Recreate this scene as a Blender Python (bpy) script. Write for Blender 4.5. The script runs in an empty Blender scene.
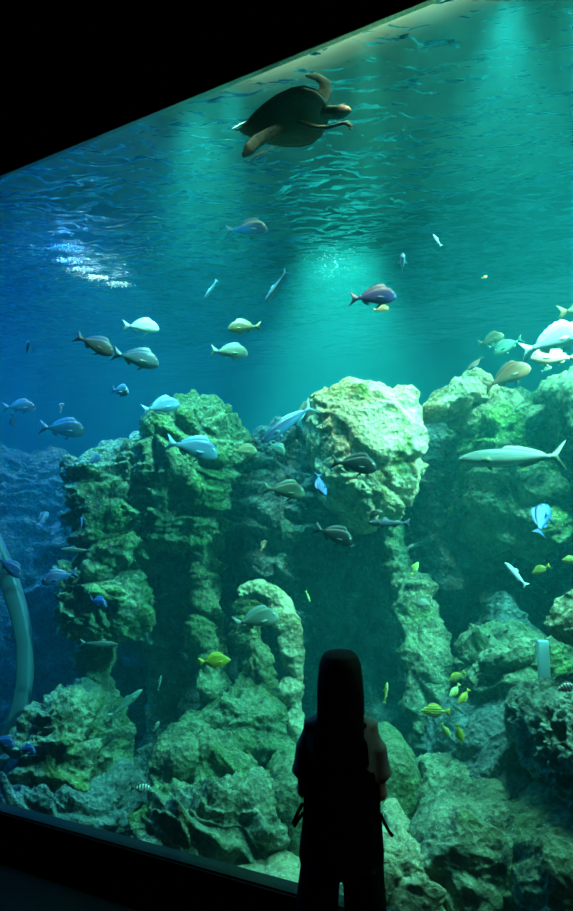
import bpy, bmesh, math, random
import numpy as np
from mathutils import Vector, Matrix

S = bpy.context.scene
COL = S.collection
random.seed(7)
PI = math.pi

# ------------------------------------------------------------------ camera
F = 650.0                      # focal length in pixels of the 573 x 911 frame
PITCH = math.atan(97.5 / F)
CAM = np.array([0.0, 0.0, 2.0])


def ray(px, py):
    a, b = (px - 286.5) / F, (455.5 - py) / F
    c, s = math.cos(PITCH), math.sin(PITCH)
    return np.array([a, c - b * s, s + b * c])


def at(px, py, Y):
    """World point on the sight line of a photograph position, at distance Y into the room."""
    r = ray(px, py)
    return CAM + r * (Y / r[1])


cam_d = bpy.data.cameras.new('camera')
cam_o = bpy.data.objects.new('camera', cam_d)
COL.objects.link(cam_o)
cam_o.location = CAM
cam_o.rotation_euler = (PI / 2 + PITCH, 0, 0)
cam_d.sensor_fit = 'VERTICAL'
cam_d.sensor_height = 36.0
cam_d.lens = 36.0 * F / 911.0
cam_d.clip_start = 0.05
cam_d.clip_end = 200
S.camera = cam_o

# ------------------------------------------------------------------ window frame of reference
PHI = math.atan(1203.5 / math.hypot(F, 97.5))
U = np.array([-math.sin(PHI), math.cos(PHI), 0.0])     # along the glass, away from the camera
N = np.array([math.cos(PHI), math.sin(PHI), 0.0])      # through the glass into the tank
Zv = np.array([0.0, 0.0, 1.0])
SILL_Z = 0.30
_r = ray(340, 901)
P0 = CAM + _r * ((SILL_Z - 2.0) / _r[2])
P0[2] = 0.0
_q = ray(0, 180)
HEAD_Z = float((CAM + _q * (np.dot(P0 - CAM, N) / np.dot(_q, N)))[2])
SURF_Z = HEAD_Z + .45


def uvz(u, v, z):
    return P0 + U * u + N * v + Zv * z


# ------------------------------------------------------------------ object helpers
def tag(o, label=None, cat=None, group=None, kind=None):
    for k, v in (('label', label), ('category', cat), ('group', group), ('kind', kind)):
        if v:
            o[k] = v
    return o


def empty(name, loc=(0, 0, 0)):
    o = bpy.data.objects.new(name, None)
    o.empty_display_size = 0.1
    COL.objects.link(o)
    o.location = loc
    return o


def mesh_obj(name, verts, faces, mat=None, parent=None, loc=None, smooth=True, fmat=None):
    me = bpy.data.meshes.new(name)
    me.from_pydata([tuple(map(float, v)) for v in verts], [], faces)
    if mat is not None:
        for m in (mat if isinstance(mat, (list, tuple)) else [mat]):
            me.materials.append(m)
    if fmat is not None:
        me.polygons.foreach_set('material_index', fmat)
    if smooth:
        me.polygons.foreach_set('use_smooth', [True] * len(me.polygons))
    me.update()
    o = bpy.data.objects.new(name, me)
    COL.objects.link(o)
    if parent is not None:
        o.parent = parent
    if loc is not None:
        o.location = loc
    return o


class MB:
    """Collects closed shapes for one mesh."""
    def __init__(s):
        s.v, s.f, s.m = [], [], []

    def add(s, v, f, m=0):
        b = len(s.v)
        s.v.extend([np.asarray(x, float) for x in v])
        s.f.extend([tuple(b + i for i in t) for t in f])
        s.m.extend([m] * len(f))
        return s

    def build(s, name, mat, parent=None, loc=None, smooth=True):
        return mesh_obj(name, s.v, s.f, mat, parent, loc, smooth, s.m)


def box_vf(c, sx, sy, sz, ax=None):
    """Box round centre c with half sizes along the axes ax."""
    ax = ax if ax is not None else np.eye(3)
    v = []
    for i in (-1, 1):
        for j in (-1, 1):
            for k in (-1, 1):
                v.append(np.asarray(c) + ax[0] * sx * i + ax[1] * sy * j + ax[2] * sz * k)
    f = [(0, 1, 3, 2), (4, 6, 7, 5), (0, 4, 5, 1), (2, 3, 7, 6), (0, 2, 6, 4), (1, 5, 7, 3)]
    if np.dot(np.cross(ax[0], ax[1]), ax[2]) < 0:
        f = [t[::-1] for t in f]
    return v, f


def loft(centers, axes_a, axes_b, n=16):
    """Closed skin over elliptical rings: centre, half axis a, half axis b of each ring."""
    v, f = [], []
    m = len(centers)
    for c, a, b in zip(centers, axes_a, axes_b):
        for k in range(n):
            t = 2 * PI * k / n
            v.append(np.asarray(c) + np.asarray(a) * math.cos(t) + np.asarray(b) * math.sin(t))
    for i in range(m - 1):
        for k in range(n):
            k2 = (k + 1) % n
            f.append((i * n + k, i * n + k2, (i + 1) * n + k2, (i + 1) * n + k))
    f.append(tuple(range(n))[::-1])
    f.append(tuple((m - 1) * n + k for k in range(n)))
    return v, f


def unit(a):
    a = np.asarray(a, float)
    return a / max(np.linalg.norm(a), 1e-9)


def tube(pts, rad, flat=None, ratio=1.0, n=12):
    """Loft along a path; rad per point; flat = direction across which the section is thinner by ratio."""
    pts = [np.asarray(p, float) for p in pts]
    A, B, Cc = [], [], []
    for i, p in enumerate(pts):
        d = unit(pts[min(i + 1, len(pts) - 1)] - pts[max(i - 1, 0)])
        ref = np.asarray(flat if flat is not None else ((0, 0, 1) if abs(d[2]) < .9 else (0, 1, 0)), float)
        b = ref - d * np.dot(ref, d)
        b = unit(b)
        a = np.cross(b, d)
        r = rad[i] if hasattr(rad, '__len__') else rad
        A.append(a * r)
        B.append(b * r * ratio)
        Cc.append(p)
    # rounded ends
    def cap(i, j):
        d = unit(Cc[i] - Cc[j])
        r = np.linalg.norm(A[i]) * .55
        return Cc[i] + d * r, A[i] * .45, B[i] * .45
    c0, a0, b0 = cap(0, 1)
    c1, a1, b1 = cap(-1, -2)
    v, f = loft([c0] + Cc + [c1], [a0] + A + [a1], [b0] + B + [b1], n)
    return v, [t[::-1] for t in f]


def ball(c, rx, ry, rz, nu=16, nv=10):
    v, f = [], []
    c = np.asarray(c, float)
    for i in range(1, nv):
        t = PI * i / nv
        for k in range(nu):
            p = 2 * PI * k / nu
            v.append(c + np.array([rx * math.sin(t) * math.cos(p), ry * math.sin(t) * math.sin(p), rz * math.cos(t)]))
    top, bot = len(v), len(v) + 1
    v += [c + np.array([0, 0, rz]), c - np.array([0, 0, rz])]
    for i in range(nv - 2):
        for k in range(nu):
            k2 = (k + 1) % nu
            f.append((i * nu + k, (i + 1) * nu + k, (i + 1) * nu + k2, i * nu + k2))
    for k in range(nu):
        k2 = (k + 1) % nu
        f.append((top, k, k2))
        f.append((bot, (nv - 2) * nu + k2, (nv - 2) * nu + k))
    return v, f


def freeze(o, voxel=None, smooth_it=0, sub=0):
    """Turns closed overlapping shapes into one continuous surface."""
    if voxel:
        m = o.modifiers.new('r', 'REMESH')
        m.mode = 'VOXEL'
        m.voxel_size = voxel
        m.use_smooth_shade = True
    if smooth_it:
        m = o.modifiers.new('s', 'SMOOTH')
        m.iterations = smooth_it
        m.factor = .5
    if sub:
        m = o.modifiers.new('u', 'SUBSURF')
        m.levels = m.render_levels = sub
    dg = bpy.context.evaluated_depsgraph_get()
    dg.update()
    me = bpy.data.meshes.new_from_object(o.evaluated_get(dg))
    old = o.data
    mats = [x for x in old.materials]
    o.modifiers.clear()
    o.data = me
    if len(me.materials) == 0:
        for x in mats:
            me.materials.append(x)
    me.polygons.foreach_set('use_smooth', [True] * len(me.polygons))
    return o


# ------------------------------------------------------------------ materials
def srgb(r, g, b):
    def l(c):
        c /= 255.0
        return c / 12.92 if c <= .04045 else ((c + .055) / 1.055) ** 2.4
    return (l(r), l(g), l(b), 1.0)


def new_mat(name):
    m = bpy.data.materials.new(name)
    m.use_nodes = True
    nt = m.node_tree
    nt.nodes.clear()
    out = nt.nodes.new('ShaderNodeOutputMaterial')
    return m, nt, out


def lk(nt, a, b):
    nt.links.new(a, b)


def plain(name, col, rough=.7, metal=0.0, noise=0.0, scale=20.0, bump=0.0, spec=.5):
    m, nt, out = new_mat(name)
    p = nt.nodes.new('ShaderNodeBsdfPrincipled')
    p.inputs['Roughness'].default_value = rough
    p.inputs['Metallic'].default_value = metal
    p.inputs['Specular IOR Level'].default_value = spec
    c = tuple(col) if len(col) == 4 else (*col, 1)
    p.inputs['Base Color'].default_value = c
    if noise or bump:
        tc = nt.nodes.new('ShaderNodeTexCoord')
        nz = nt.nodes.new('ShaderNodeTexNoise')
        nz.inputs['Scale'].default_value = scale
        nz.inputs['Detail'].default_value = 5
        lk(nt, tc.outputs['Object'], nz.inputs['Vector'])
        if noise:
            r = nt.nodes.new('ShaderNodeValToRGB')
            r.color_ramp.elements[0].position = .3
            r.color_ramp.elements[1].position = .7
            r.color_ramp.elements[0].color = (*[x * (1 - noise) for x in c[:3]], 1)
            r.color_ramp.elements[1].color = (*[min(1, x * (1 + noise)) for x in c[:3]], 1)
            lk(nt, nz.outputs['Fac'], r.inputs['Fac'])
            lk(nt, r.outputs['Color'], p.inputs['Base Color'])
        if bump:
            b = nt.nodes.new('ShaderNodeBump')
            b.inputs['Strength'].default_value = bump
            b.inputs['Distance'].default_value = .01
            lk(nt, nz.outputs['Fac'], b.inputs['Height'])
            lk(nt, b.outputs['Normal'], p.inputs['Normal'])
    lk(nt, p.outputs['BSDF'], out.inputs['Surface'])
    return m


def rock_mat(name, dark, light, algae=(.12, .26, .03), amount=.4, scale=1.0):
    """Encrusted rock: grey-olive stone with paler lime patches, dark pits and green algae growth."""
    m, nt, out = new_mat(name)
    p = nt.nodes.new('ShaderNodeBsdfPrincipled')
    p.inputs['Roughness'].default_value = .9
    p.inputs['Specular IOR Level'].default_value = .15
    tc = nt.nodes.new('ShaderNodeTexCoord')

    def noise(s, d=6, rough=.6, dist=0.0):
        n = nt.nodes.new('ShaderNodeTexNoise')
        n.inputs['Scale'].default_value = s * scale
        n.inputs['Detail'].default_value = d
        n.inputs['Roughness'].default_value = rough
        n.inputs['Distortion'].default_value = dist
        lk(nt, tc.outputs['Object'], n.inputs['Vector'])
        return n

    def ramp(src, p0, p1, c0=(0, 0, 0, 1), c1=(1, 1, 1, 1)):
        r = nt.nodes.new('ShaderNodeValToRGB')
        r.color_ramp.elements[0].position, r.color_ramp.elements[1].position = p0, p1
        r.color_ramp.elements[0].color, r.color_ramp.elements[1].color = c0, c1
        lk(nt, src, r.inputs['Fac'])
        return r

    def mix(fac, a, b, mode='MIX'):
        x = nt.nodes.new('ShaderNodeMix')
        x.data_type = 'RGBA'
        x.blend_type = mode
        if hasattr(fac, 'is_linked'):
            lk(nt, fac, x.inputs[0])
        else:
            x.inputs[0].default_value = fac
        for s, i in ((a, 6), (b, 7)):
            if hasattr(s, 'is_linked'):
                lk(nt, s, x.inputs[i])
            else:
                x.inputs[i].default_value = s
        return x.outputs[2]

    n1 = noise(6, 8, .68)
    n2 = noise(1.7, 5, .6, .4)
    n3 = noise(34, 6, .7)
    base = ramp(n1.outputs['Fac'], .36, .64, (*dark, 1), (*light, 1))
    alg = ramp(n2.outputs['Fac'], .62 - .3 * amount, .72 - .2 * amount)
    g = mix(n3.outputs['Fac'], (*[x * .5 for x in algae], 1), (*[x * 1.7 for x in algae], 1))
    col = mix(alg.outputs['Color'], base.outputs['Color'], g)
    vo = nt.nodes.new('ShaderNodeTexVoronoi')
    vo.inputs['Scale'].default_value = 26 * scale
    lk(nt, tc.outputs['Object'], vo.inputs['Vector'])
    speck = ramp(n3.outputs['Fac'], .52, .68)
    col = mix(speck.outputs['Color'], col, mix(.55, col, (*[min(1, x * 1.7) for x in light], 1)))
    lk(nt, col, p.inputs['Base Color'])
    ad = nt.nodes.new('ShaderNodeMath')
    ad.operation = 'ADD'
    ml = nt.nodes.new('ShaderNodeMath')
    ml.operation = 'MULTIPLY'
    ml.inputs[1].default_value = .6
    lk(nt, vo.outputs['Distance'], ml.inputs[0])
    lk(nt, n1.outputs['Fac'], ad.inputs[0])
    lk(nt, ml.outputs[0], ad.inputs[1])
    ad2 = nt.nodes.new('ShaderNodeMath')
    ad2.operation = 'MULTIPLY_ADD'
    ad2.inputs[1].default_value = .7
    lk(nt, n3.outputs['Fac'], ad2.inputs[0])
    lk(nt, ad.outputs[0], ad2.inputs[2])
    b = nt.nodes.new('ShaderNodeBump')
    b.inputs['Strength'].default_value = 1.0
    b.inputs['Distance'].default_value = .05
    lk(nt, ad2.outputs[0], b.inputs['Height'])
    lk(nt, b.outputs['Normal'], p.inputs['Normal'])
    lk(nt, p.outputs['BSDF'], out.inputs['Surface'])
    return m


M_pale = rock_mat('lime_crusted_rock', (.30, .25, .13), (.80, .72, .46), (.16, .24, .04), .15)
M_green = rock_mat('algae_rock', (.05, .09, .05), (.26, .32, .18), (.09, .17, .055), .55)
M_olive = rock_mat('olive_rock', (.07, .10, .07), (.36, .42, .26), (.09, .20, .05), .4)
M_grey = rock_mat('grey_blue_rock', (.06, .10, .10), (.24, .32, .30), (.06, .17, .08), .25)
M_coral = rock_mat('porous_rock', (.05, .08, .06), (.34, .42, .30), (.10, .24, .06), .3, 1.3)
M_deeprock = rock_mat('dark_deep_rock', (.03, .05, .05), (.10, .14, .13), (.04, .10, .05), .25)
M_warm = rock_mat('pale_brown_rock', (.22, .20, .11), (.62, .58, .36), (.16, .28, .05), .25)

# ------------------------------------------------------------------ noise (vectorised)
_rng = np.random.RandomState(11)
_perm = _rng.permutation(256)
_perm = np.concatenate([_perm, _perm, _perm])
_g = _rng.normal(size=(256, 3))
_g /= np.linalg.norm(_g, axis=1)[:, None]
_pt = _rng.rand(256, 3)
_cell = _rng.rand(256)


def _h(i):
    i = i & 255
    return _perm[_perm[_perm[i[:, 0]] + i[:, 1]] + i[:, 2]]


def perlin(p):
    i = np.floor(p).astype(int)
    f = p - i
    w = f * f * f * (f * (f * 6 - 15) + 10)
    r = np.zeros(len(p))
    for a in (0, 1):
        for b in (0, 1):
            for c in (0, 1):
                o = np.array([a, b, c])
                g = _g[_h(i + o)]
                d = (g * (f - o)).sum(1)
                wt = np.where(a, w[:, 0], 1 - w[:, 0]) * np.where(b, w[:, 1], 1 - w[:, 1]) * np.where(c, w[:, 2], 1 - w[:, 2])
                r += d * wt
    return r * 1.5


def fbm(p, octv=4, gain=.5, ridged=False):
    s, a, t = np.zeros(len(p)), 1.0, 0.0
    for k in range(octv):
        n = perlin(p * 2.03 ** k + 17.3 * k)
        if ridged:
            n = 1 - 2 * np.abs(n)
        s += a * n
        t += a
        a *= gain
    return s / t


def worley(p):
    i = np.floor(p).astype(int)
    f = p - i
    f1, f2, idn = np.full(len(p), 9.0), np.full(len(p), 9.0), np.zeros(len(p), int)
    for a in (-1, 0, 1):
        for b in (-1, 0, 1):
            for c in (-1, 0, 1):
                o = np.array([a, b, c])
                hh = _h(i + o)
                q = _pt[hh] + o - f
                d = np.sqrt((q * q).sum(1))
                f2 = np.minimum(f2, np.maximum(f1, d))
                idn = np.where(d < f1, hh, idn)
                f1 = np.minimum(f1, d)
    return f1, f2, _cell[idn]


_ico = {}


def ico(sub):
    if sub not in _ico:
        bm = bmesh.new()
        bmesh.ops.create_icosphere(bm, subdivisions=sub, radius=1.0)
        _ico[sub] = (np.array([v.co[:] for v in bm.verts]), [tuple(v.index for v in f.verts) for f in bm.faces])
        bm.free()
    return _ico[sub]


def vnormals(v, faces):
    f = np.array(faces)
    n = np.cross(v[f[:, 1]] - v[f[:, 0]], v[f[:, 2]] - v[f[:, 0]])
    r = np.zeros_like(v)
    for k in range(3):
        np.add.at(r, f[:, k], n)
    return r / np.maximum(np.linalg.norm(r, axis=1), 1e-9)[:, None]


def craggy(p, seed, amp, strata, tilt, pits, blocky):
    q = p + seed * 3.7
    warp = np.stack([fbm(q * 1.3 + 5, 3), fbm(q * 1.3 + 31, 3), fbm(q * 1.3 + 77, 3)], 1)
    qw = q + warp * .25
    d = amp * 1.2 * fbm(qw * 1.5, 4)
    d += amp * .40 * fbm(qw * 4.5, 4, .55, True)
    d += amp * .20 * fbm(q * 13, 3, .6, True)
    bed = qw @ np.array([[1, 0, tilt], [0, 1, .2], [-tilt * .6, -.2, 1]])
    f1, f2, c1 = worley(bed * np.array([1.9, 1.9, 2.9]))
    edge = np.clip((f2 - f1) * 5, 0, 1)
    d += amp * blocky * (2.2 * (c1 - .5) * edge - .7 * (1 - edge))
    f1, f2, c2 = worley(bed * np.array([4.6, 4.6, 7.5]) + 40)
    edge = np.clip((f2 - f1) * 4, 0, 1)
    d += amp * blocky * (.9 * (c2 - .5) * edge - .25 * (1 - edge))
    if strata:
        t = bed[:, 2] * 4.5 + .6 * warp[:, 1]
        s = t - np.floor(t)
        s = np.where(s < .8, s / .8, (1 - s) / .2)
        d += amp * .8 * strata * (s ** 1.5 - .4) * (1 + warp[:, 0])
        t = bed[:, 2] * 14 + 1.5 * warp[:, 1]
        s = t - np.floor(t)
        s = np.where(s < .75, s / .75, (1 - s) / .25)
        d += amp * .28 * strata * (s ** 1.5 - .4)
    if pits:
        f1, f2, _c = worley(q * 11)
        d -= pits * np.clip(.55 - f1, 0, 1) * .16
        f1, f2, _c = worley(q * 24 + 9)
        d -= pits * np.clip(.5 - f1, 0, 1) * .05
    return d


def off_glass(v):
    """Keeps rock behind the pane."""
    dv = (v - P0) @ N
    lim, k = .12, .35
    nv = np.where(dv < lim + k, lim + k * np.exp(np.minimum(0, (dv - lim - k)) / k), dv)
    return v + (nv - dv)[:, None] * N


def rock(name, label, poly, Y, thick, mat, seed, amp=.10, strata=.6, tilt=.25, pits=0.0, blocky=.7, sub=7, group=None,
         lean=0.0, back=0.6, fit=.93):
    """A boulder whose breadth follows the outline seen from the viewing hall, with its own depth (thick, in metres each way)."""
    W = np.array([at(x, y, Y) for x, y in poly])
    c = W.mean(0)
    W = c + (W - c) * fit
    a = np.arctan2(W[:, 2] - c[2], W[:, 0] - c[0])
    r = np.hypot(W[:, 2] - c[2], W[:, 0] - c[0])
    o = np.argsort(a)
    a, r = a[o], r[o]
    d, faces = ico(sub)
    th = np.arctan2(d[:, 2], d[:, 0])
    # smooth radius round the outline
    R = sum(np.interp(th + k, a, r, period=2 * PI) * w for k, w in ((-.12, .25), (0, .5), (.12, .25)))
    rho = np.hypot(d[:, 0], d[:, 2])
    s = rho ** .45
    v = np.zeros_like(d)
    v[:, 0] = R * s * np.cos(th)
    v[:, 2] = R * s * np.sin(th)
    dep = np.sign(d[:, 1]) * np.abs(d[:, 1]) ** .55 * thick
    dep = np.where(dep > 0, dep * back / .6, dep)
    v[:, 1] = dep + lean * v[:, 2]
    nrm = vnormals(v, faces)
    amp_l = amp
    dd = craggy(v + c, seed, amp_l, strata, tilt, pits, blocky)
    v = v + nrm * dd[:, None]
    v = off_glass(v + c) - c
    z0 = v[:, 2].min()
    org = c + np.array([0, 0, z0])
    o = mesh_obj(name, v - np.array([0, 0, z0]), faces, mat, None, org)
    tag(o, label, 'rock', group)
    return o


def rock_path(name, label, pts, rad, mat, seed, amp=.09, group=None, pits=0.0, flat=1.0):
    """A curved rock limb: pts = (px, py, Y), rad in metres."""
    P = [at(*p) for p in pts]
    n, m = 56, 130
    L = len(P)
    ts = np.linspace(0, L - 1, m)
    Pi = np.array(P)
    C = np.stack([np.interp(ts, range(L), Pi[:, k]) for k in range(3)], 1)
    for _ in range(6):
        C[1:-1] = .25 * C[:-2] + .5 * C[1:-1] + .25 * C[2:]
    Rr = np.interp(ts, range(L), rad)
    v, f = [], []
    for i in range(m):
        dct = unit(C[min(i + 1, m - 1)] - C[max(i - 1, 0)])
        b = unit(np.array([0, 1, 0]) - dct * dct[1])
        a = np.cross(b, dct)
        e = min(1, math.sqrt(max(0, 1 - (1 - min(i, m - 1 - i) / 5.0) ** 2)) if min(i, m - 1 - i) < 5 else 1)
        for k in range(n):
            t = 2 * PI * k / n
            v.append(C[i] + (a * math.cos(t) + b * math.sin(t) * flat) * Rr[i] * max(e, .02))
    for i in range(m - 1):
        for k in range(n):
            k2 = (k + 1) % n
            f.append((i * n + k, (i + 1) * n + k, (i + 1) * n + k2))
            f.append((i * n + k, (i + 1) * n + k2, i * n + k2))
    v = np.array(v)
    c0, c1 = len(v), len(v) + 1
    v = np.vstack([v, C[0], C[-1]])
    for k in range(n):
        k2 = (k + 1) % n
        f.append((c0, k, k2))
        f.append((c1, (m - 1) * n + k2, (m - 1) * n + k))
    nr = vnormals(v, f)
    cen = v.mean(0)
    if np.mean(((v - np.vstack([np.repeat(C, n, 0), C[0], C[-1]])) * nr).sum(1)) < 0:
        f = [t[::-1] for t in f]
        nr = -nr
    v = v + nr * craggy(v, seed, amp, .3, .3, pits, .6)[:, None]
    v = off_glass(v)
    org = np.array([cen[0], cen[1], v[:, 2].min()])
    o = mesh_obj(name, v - org, f, mat, None, org)
    tag(o, label, 'rock', group)
    return o


# ------------------------------------------------------------------ the viewing hall
M_black = plain('black_wall_paint', (.006, .006, .006), .9, noise=.3, scale=8, spec=.08)
M_floor = plain('dark_carpet', (.0035, .0045, .004), .98, noise=.4, scale=90, bump=.3, spec=.03)
M_sill = plain('dark_sealed_sill', (.006, .010, .010), .5, noise=.2, scale=30, spec=.2)
M_trim = plain('brushed_edge_metal', (.42, .38, .33), .35, .7, noise=.25, scale=60)
AX = (U, N, Zv)
U0, U1 = -5.5, 11.0
FACE = -0.035    # hall side of the wall


def slab(name, u0, u1, v0, v1, z0, z1, mat, label, cat):
    c = uvz((u0 + u1) / 2, (v0 + v1) / 2, 0)
    h = [((u1 - u0) / 2), ((v1 - v0) / 2), ((z1 - z0) / 2)]
    v, f = box_vf((0, 0, (z1 - z0) / 2), *h, AX)
    o = mesh_obj(name, v, f, mat, None, c + Zv * z0, smooth=False)
    tag(o, label, cat, kind='structure')
    return o


slab('wall_front', U0, U1, FACE, .0, HEAD_Z + .008, 8.4, M_black, 'black wall above the aquarium window', 'wall')
slab('baseboard_front', U0, U1, FACE - .02, .06, -1.0, SILL_Z - .012, M_black, 'low black wall under the aquarium window', 'wall')
slab('trim_1', U0, U1, FACE, 0.0, HEAD_Z, HEAD_Z + .008, M_trim, 'thin metal edge along the top of the aquarium window', 'trim')
slab('trim_2', U0, U1, FACE - .01, .06, SILL_Z - .012, SILL_Z, M_sill, 'dark sill along the bottom of the aquarium window', 'sill')
slab('floor', U0, U1, -8.0, FACE - .02, -.1, 0, M_floor, 'dark carpeted floor of the viewing hall', 'floor')
slab('ceiling', U0, U1, -8.0, FACE, 8.2, 8.4, M_black, 'black ceiling of the viewing hall', 'ceiling')
slab('wall_back', U0, U1, -8.2, -8.0, 0, 8.4, M_black, 'black back wall of the viewing hall', 'wall')
slab('wall_left', U1, U1 + .2, -8.0, FACE, 0, 8.4, M_black, 'black end wall of the viewing hall', 'wall')
slab('wall_right', U0 - .2, U0, -8.0, FACE, 0, 8.4, M_black, 'black wall at the near end of the viewing hall', 'wall')

# acrylic pane
m, nt, out = new_mat('clear_acrylic')
tr = nt.nodes.new('ShaderNodeBsdfTransparent')
tr.inputs['Color'].default_value = (.97, .99, .98, 1)
gl = nt.nodes.new('ShaderNodeBsdfGlossy')
gl.inputs['Roughness'].default_value = .02
fr = nt.nodes.new('ShaderNodeFresnel')
fr.inputs['IOR'].default_value = 1.18
geo = nt.nodes.new('ShaderNodeNewGeometry')
inv = nt.nodes.new('ShaderNodeMath')
inv.operation = 'SUBTRACT'
inv.inputs[0].default_value = 1.0
lk(nt, geo.outputs['Backfacing'], inv.inputs[1])
mu = nt.nodes.new('ShaderNodeMath')
mu.operation = 'MULTIPLY'
lk(nt, fr.outputs[0], mu.inputs[0])
lk(nt, inv.outputs[0], mu.inputs[1])
mx = nt.nodes.new('ShaderNodeMixShader')
lk(nt, mu.outputs[0], mx.inputs[0])
lk(nt, tr.outputs[0], mx.inputs[1])
lk(nt, gl.outputs[0], mx.inputs[2])
lk(nt, mx.outputs[0], out.inputs['Surface'])
M_acrylic = m
slab('window_1', U0, U1, 0.0, .05, SILL_Z, SURF_Z + .25, M_acrylic, 'huge clear acrylic window of the aquarium tank', 'window')

# ------------------------------------------------------------------ the tank
VB = 7.2            # distance from the glass to the back of the tank
TZ = -1.0
M_deep = plain('deep_tank_wall', (.03, .09, .13), .9, noise=.3, scale=1.2)
slab('wall_tank_back', U0, U1, VB, VB + .2, TZ, 6.2, M_deep, 'dark blue back wall of the aquarium tank', 'wall')
slab('wall_tank_left', U1, U1 + .2, .3, VB, TZ, 6.2, M_deep, 'dark blue far end wall of the aquarium tank', 'wall')
slab('wall_tank_right', U0 - .2, U0, .3, VB, TZ, 6.2, M_deep, 'dark blue near end wall of the aquarium tank', 'wall')


def grid_uv(nu, nv, u0, u1, v0, v1, zf):
    us, vs = np.linspace(u0, u1, nu), np.linspace(v0, v1, nv)
    UU, VV = np.meshgrid(us, vs, indexing='ij')
    p = P0[None] + UU.reshape(-1, 1) * U + VV.reshape(-1, 1) * N
    p[:, 2] = zf(p)
    i = np.arange((nu - 1) * (nv - 1))
    a, b = i // (nv - 1), i % (nv - 1)
    k = a * nv + b
    f = np.stack([k, k + 1, k + nv + 1, k + nv], 1)
    return p, f


p, f = grid_uv(330, 160, U0, U1, .06, VB, lambda p: TZ + .12 + .22 * fbm(p * np.array([.8, .8, 0]) + 3, 4) + .06 * fbm(p * np.array([5, 5, 0]), 3, .5, True))
tf = mesh_obj('tank_floor', p, [tuple(t[::-1]) for t in f.tolist()], M_olive)
if tf.data.polygons[0].normal.z < 0:
    tf.data.flip_normals()
tag(tf, 'rough stony floor at the bottom of the aquarium tank', 'tank floor', kind='structure')

M_pale_ceiling = plain('pale_ceiling_paint', (.55, .62, .52), .9, noise=.15, scale=2)
slab('ceiling_tank', U0, U1, .0, VB, 8.0, 8.2, M_pale_ceiling, 'pale ceiling above the open top of the tank', 'ceiling')

# water surface seen from below
m, nt, out = new_mat('rippled_water_surface')
tr = nt.nodes.new('ShaderNodeBsdfTransparent')
gl = nt.nodes.new('ShaderNodeBsdfGlossy')
gl.inputs['Roughness'].default_value = .06
fr = nt.nodes.new('ShaderNodeFresnel')
fr.inputs['IOR'].default_value = 1.10
tc = nt.nodes.new('ShaderNodeTexCoord')
mp = nt.nodes.new('ShaderNodeMapping')
mp.inputs['Rotation'].default_value = (0, 0, .5)
mp.inputs['Scale'].default_value = (3.2, 7, 1)
nz = nt.nodes.new('ShaderNodeTexNoise')
nz.inputs['Scale'].default_value = 1.0
nz.inputs['Detail'].default_value = 2
nz.inputs['Roughness'].default_value = .45
nz.inputs['Distortion'].default_value = .6
bp = nt.nodes.new('ShaderNodeBump')
bp.inputs['Strength'].default_value = .8
bp.inputs['Distance'].default_value = .10
mx = nt.nodes.new('ShaderNodeMixShader')
lk(nt, tc.outputs['Object'], mp.inputs['Vector'])
lk(nt, mp.outputs[0], nz.inputs['Vector'])
lk(nt, nz.outputs['Fac'], bp.inputs['Height'])
lk(nt, bp.outputs[0], fr.inputs['Normal'])
lk(nt, bp.outputs[0], gl.inputs['Normal'])
lk(nt, fr.outputs[0], mx.inputs[0])
lk(nt, tr.outputs[0], mx.inputs[1])
lk(nt, gl.outputs[0], mx.inputs[2])
lk(nt, mx.outputs[0], out.inputs['Surface'])
M_surface = m


def wave(p):
    q = p.copy()
    q[:, 2] = 0
    rot = np.array([[.88, -.48, 0], [.48, .88, 0], [0, 0, 1]])
    q = q @ rot.T
    z = .030 * perlin(q * np.array([1.6, 2.6, 1]) + 4)
    z += .016 * perlin(q * np.array([4.2, 7.0, 1]) + 9)
    z += .006 * perlin(q * np.array([9, 15, 1]) + 2)
    return SURF_Z + z


p, f = grid_uv(640, 300, U0, U1, .055, VB, wave)
sf = mesh_obj('water_surface', p, f.tolist(), M_surface)
if sf.data.polygons[0].normal.z < 0:
    sf.data.flip_normals()
tag(sf, 'rippled water surface of the tank seen from below', 'water surface', kind='structure')

# body of water
m, nt, out = new_mat('hazy_sea_water')
sc = nt.nodes.new('ShaderNodeVolumeScatter')
sc.inputs['Color'].default_value = (.05, .92, 1.0, 1)
sc.inputs['Density'].default_value = .034
sc.inputs['Anisotropy'].default_value = .15
ab = nt.nodes.new('ShaderNodeVolumeAbsorption')
ab.inputs['Color'].default_value = (.0, .89, .90, 1)
ab.inputs['Density'].default_value = .18
ad = nt.nodes.new('ShaderNodeAddShader')
lk(nt, sc.outputs[0], ad.inputs[0])
lk(nt, ab.outputs[0], ad.inputs[1])
lk(nt, ad.outputs[0], out.inputs['Volume'])
M_water = m
wo = slab('water', U0 + .01, U1 - .01, .052, VB - .01, TZ - .02, SURF_Z + .08, M_water, 'hazy blue green water filling the aquarium tank', 'water')
wo.data.materials[0] = M_water

# ------------------------------------------------------------------ lights over the tank, and added fill lights
def spot(name, loc, target, power, col, size=60, blend=.6, rad=.15):
    l = bpy.data.lights.new(name, 'SPOT')
    l.energy = power
    l.color = col
    l.spot_size = math.radians(size)
    l.spot_blend = blend
    l.shadow_soft_size = rad
    o = bpy.data.objects.new(name, l)
    COL.objects.link(o)
    o.location = loc
    d = Vector(target) - Vector(loc)
    o.rotation_euler = d.to_track_quat('-Z', 'Y').to_euler()
    return o


def glass_Y(px):
    return float(np.dot(P0, N) / (N[0] * (px - 286.5) / 657.3 + N[1]))


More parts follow.
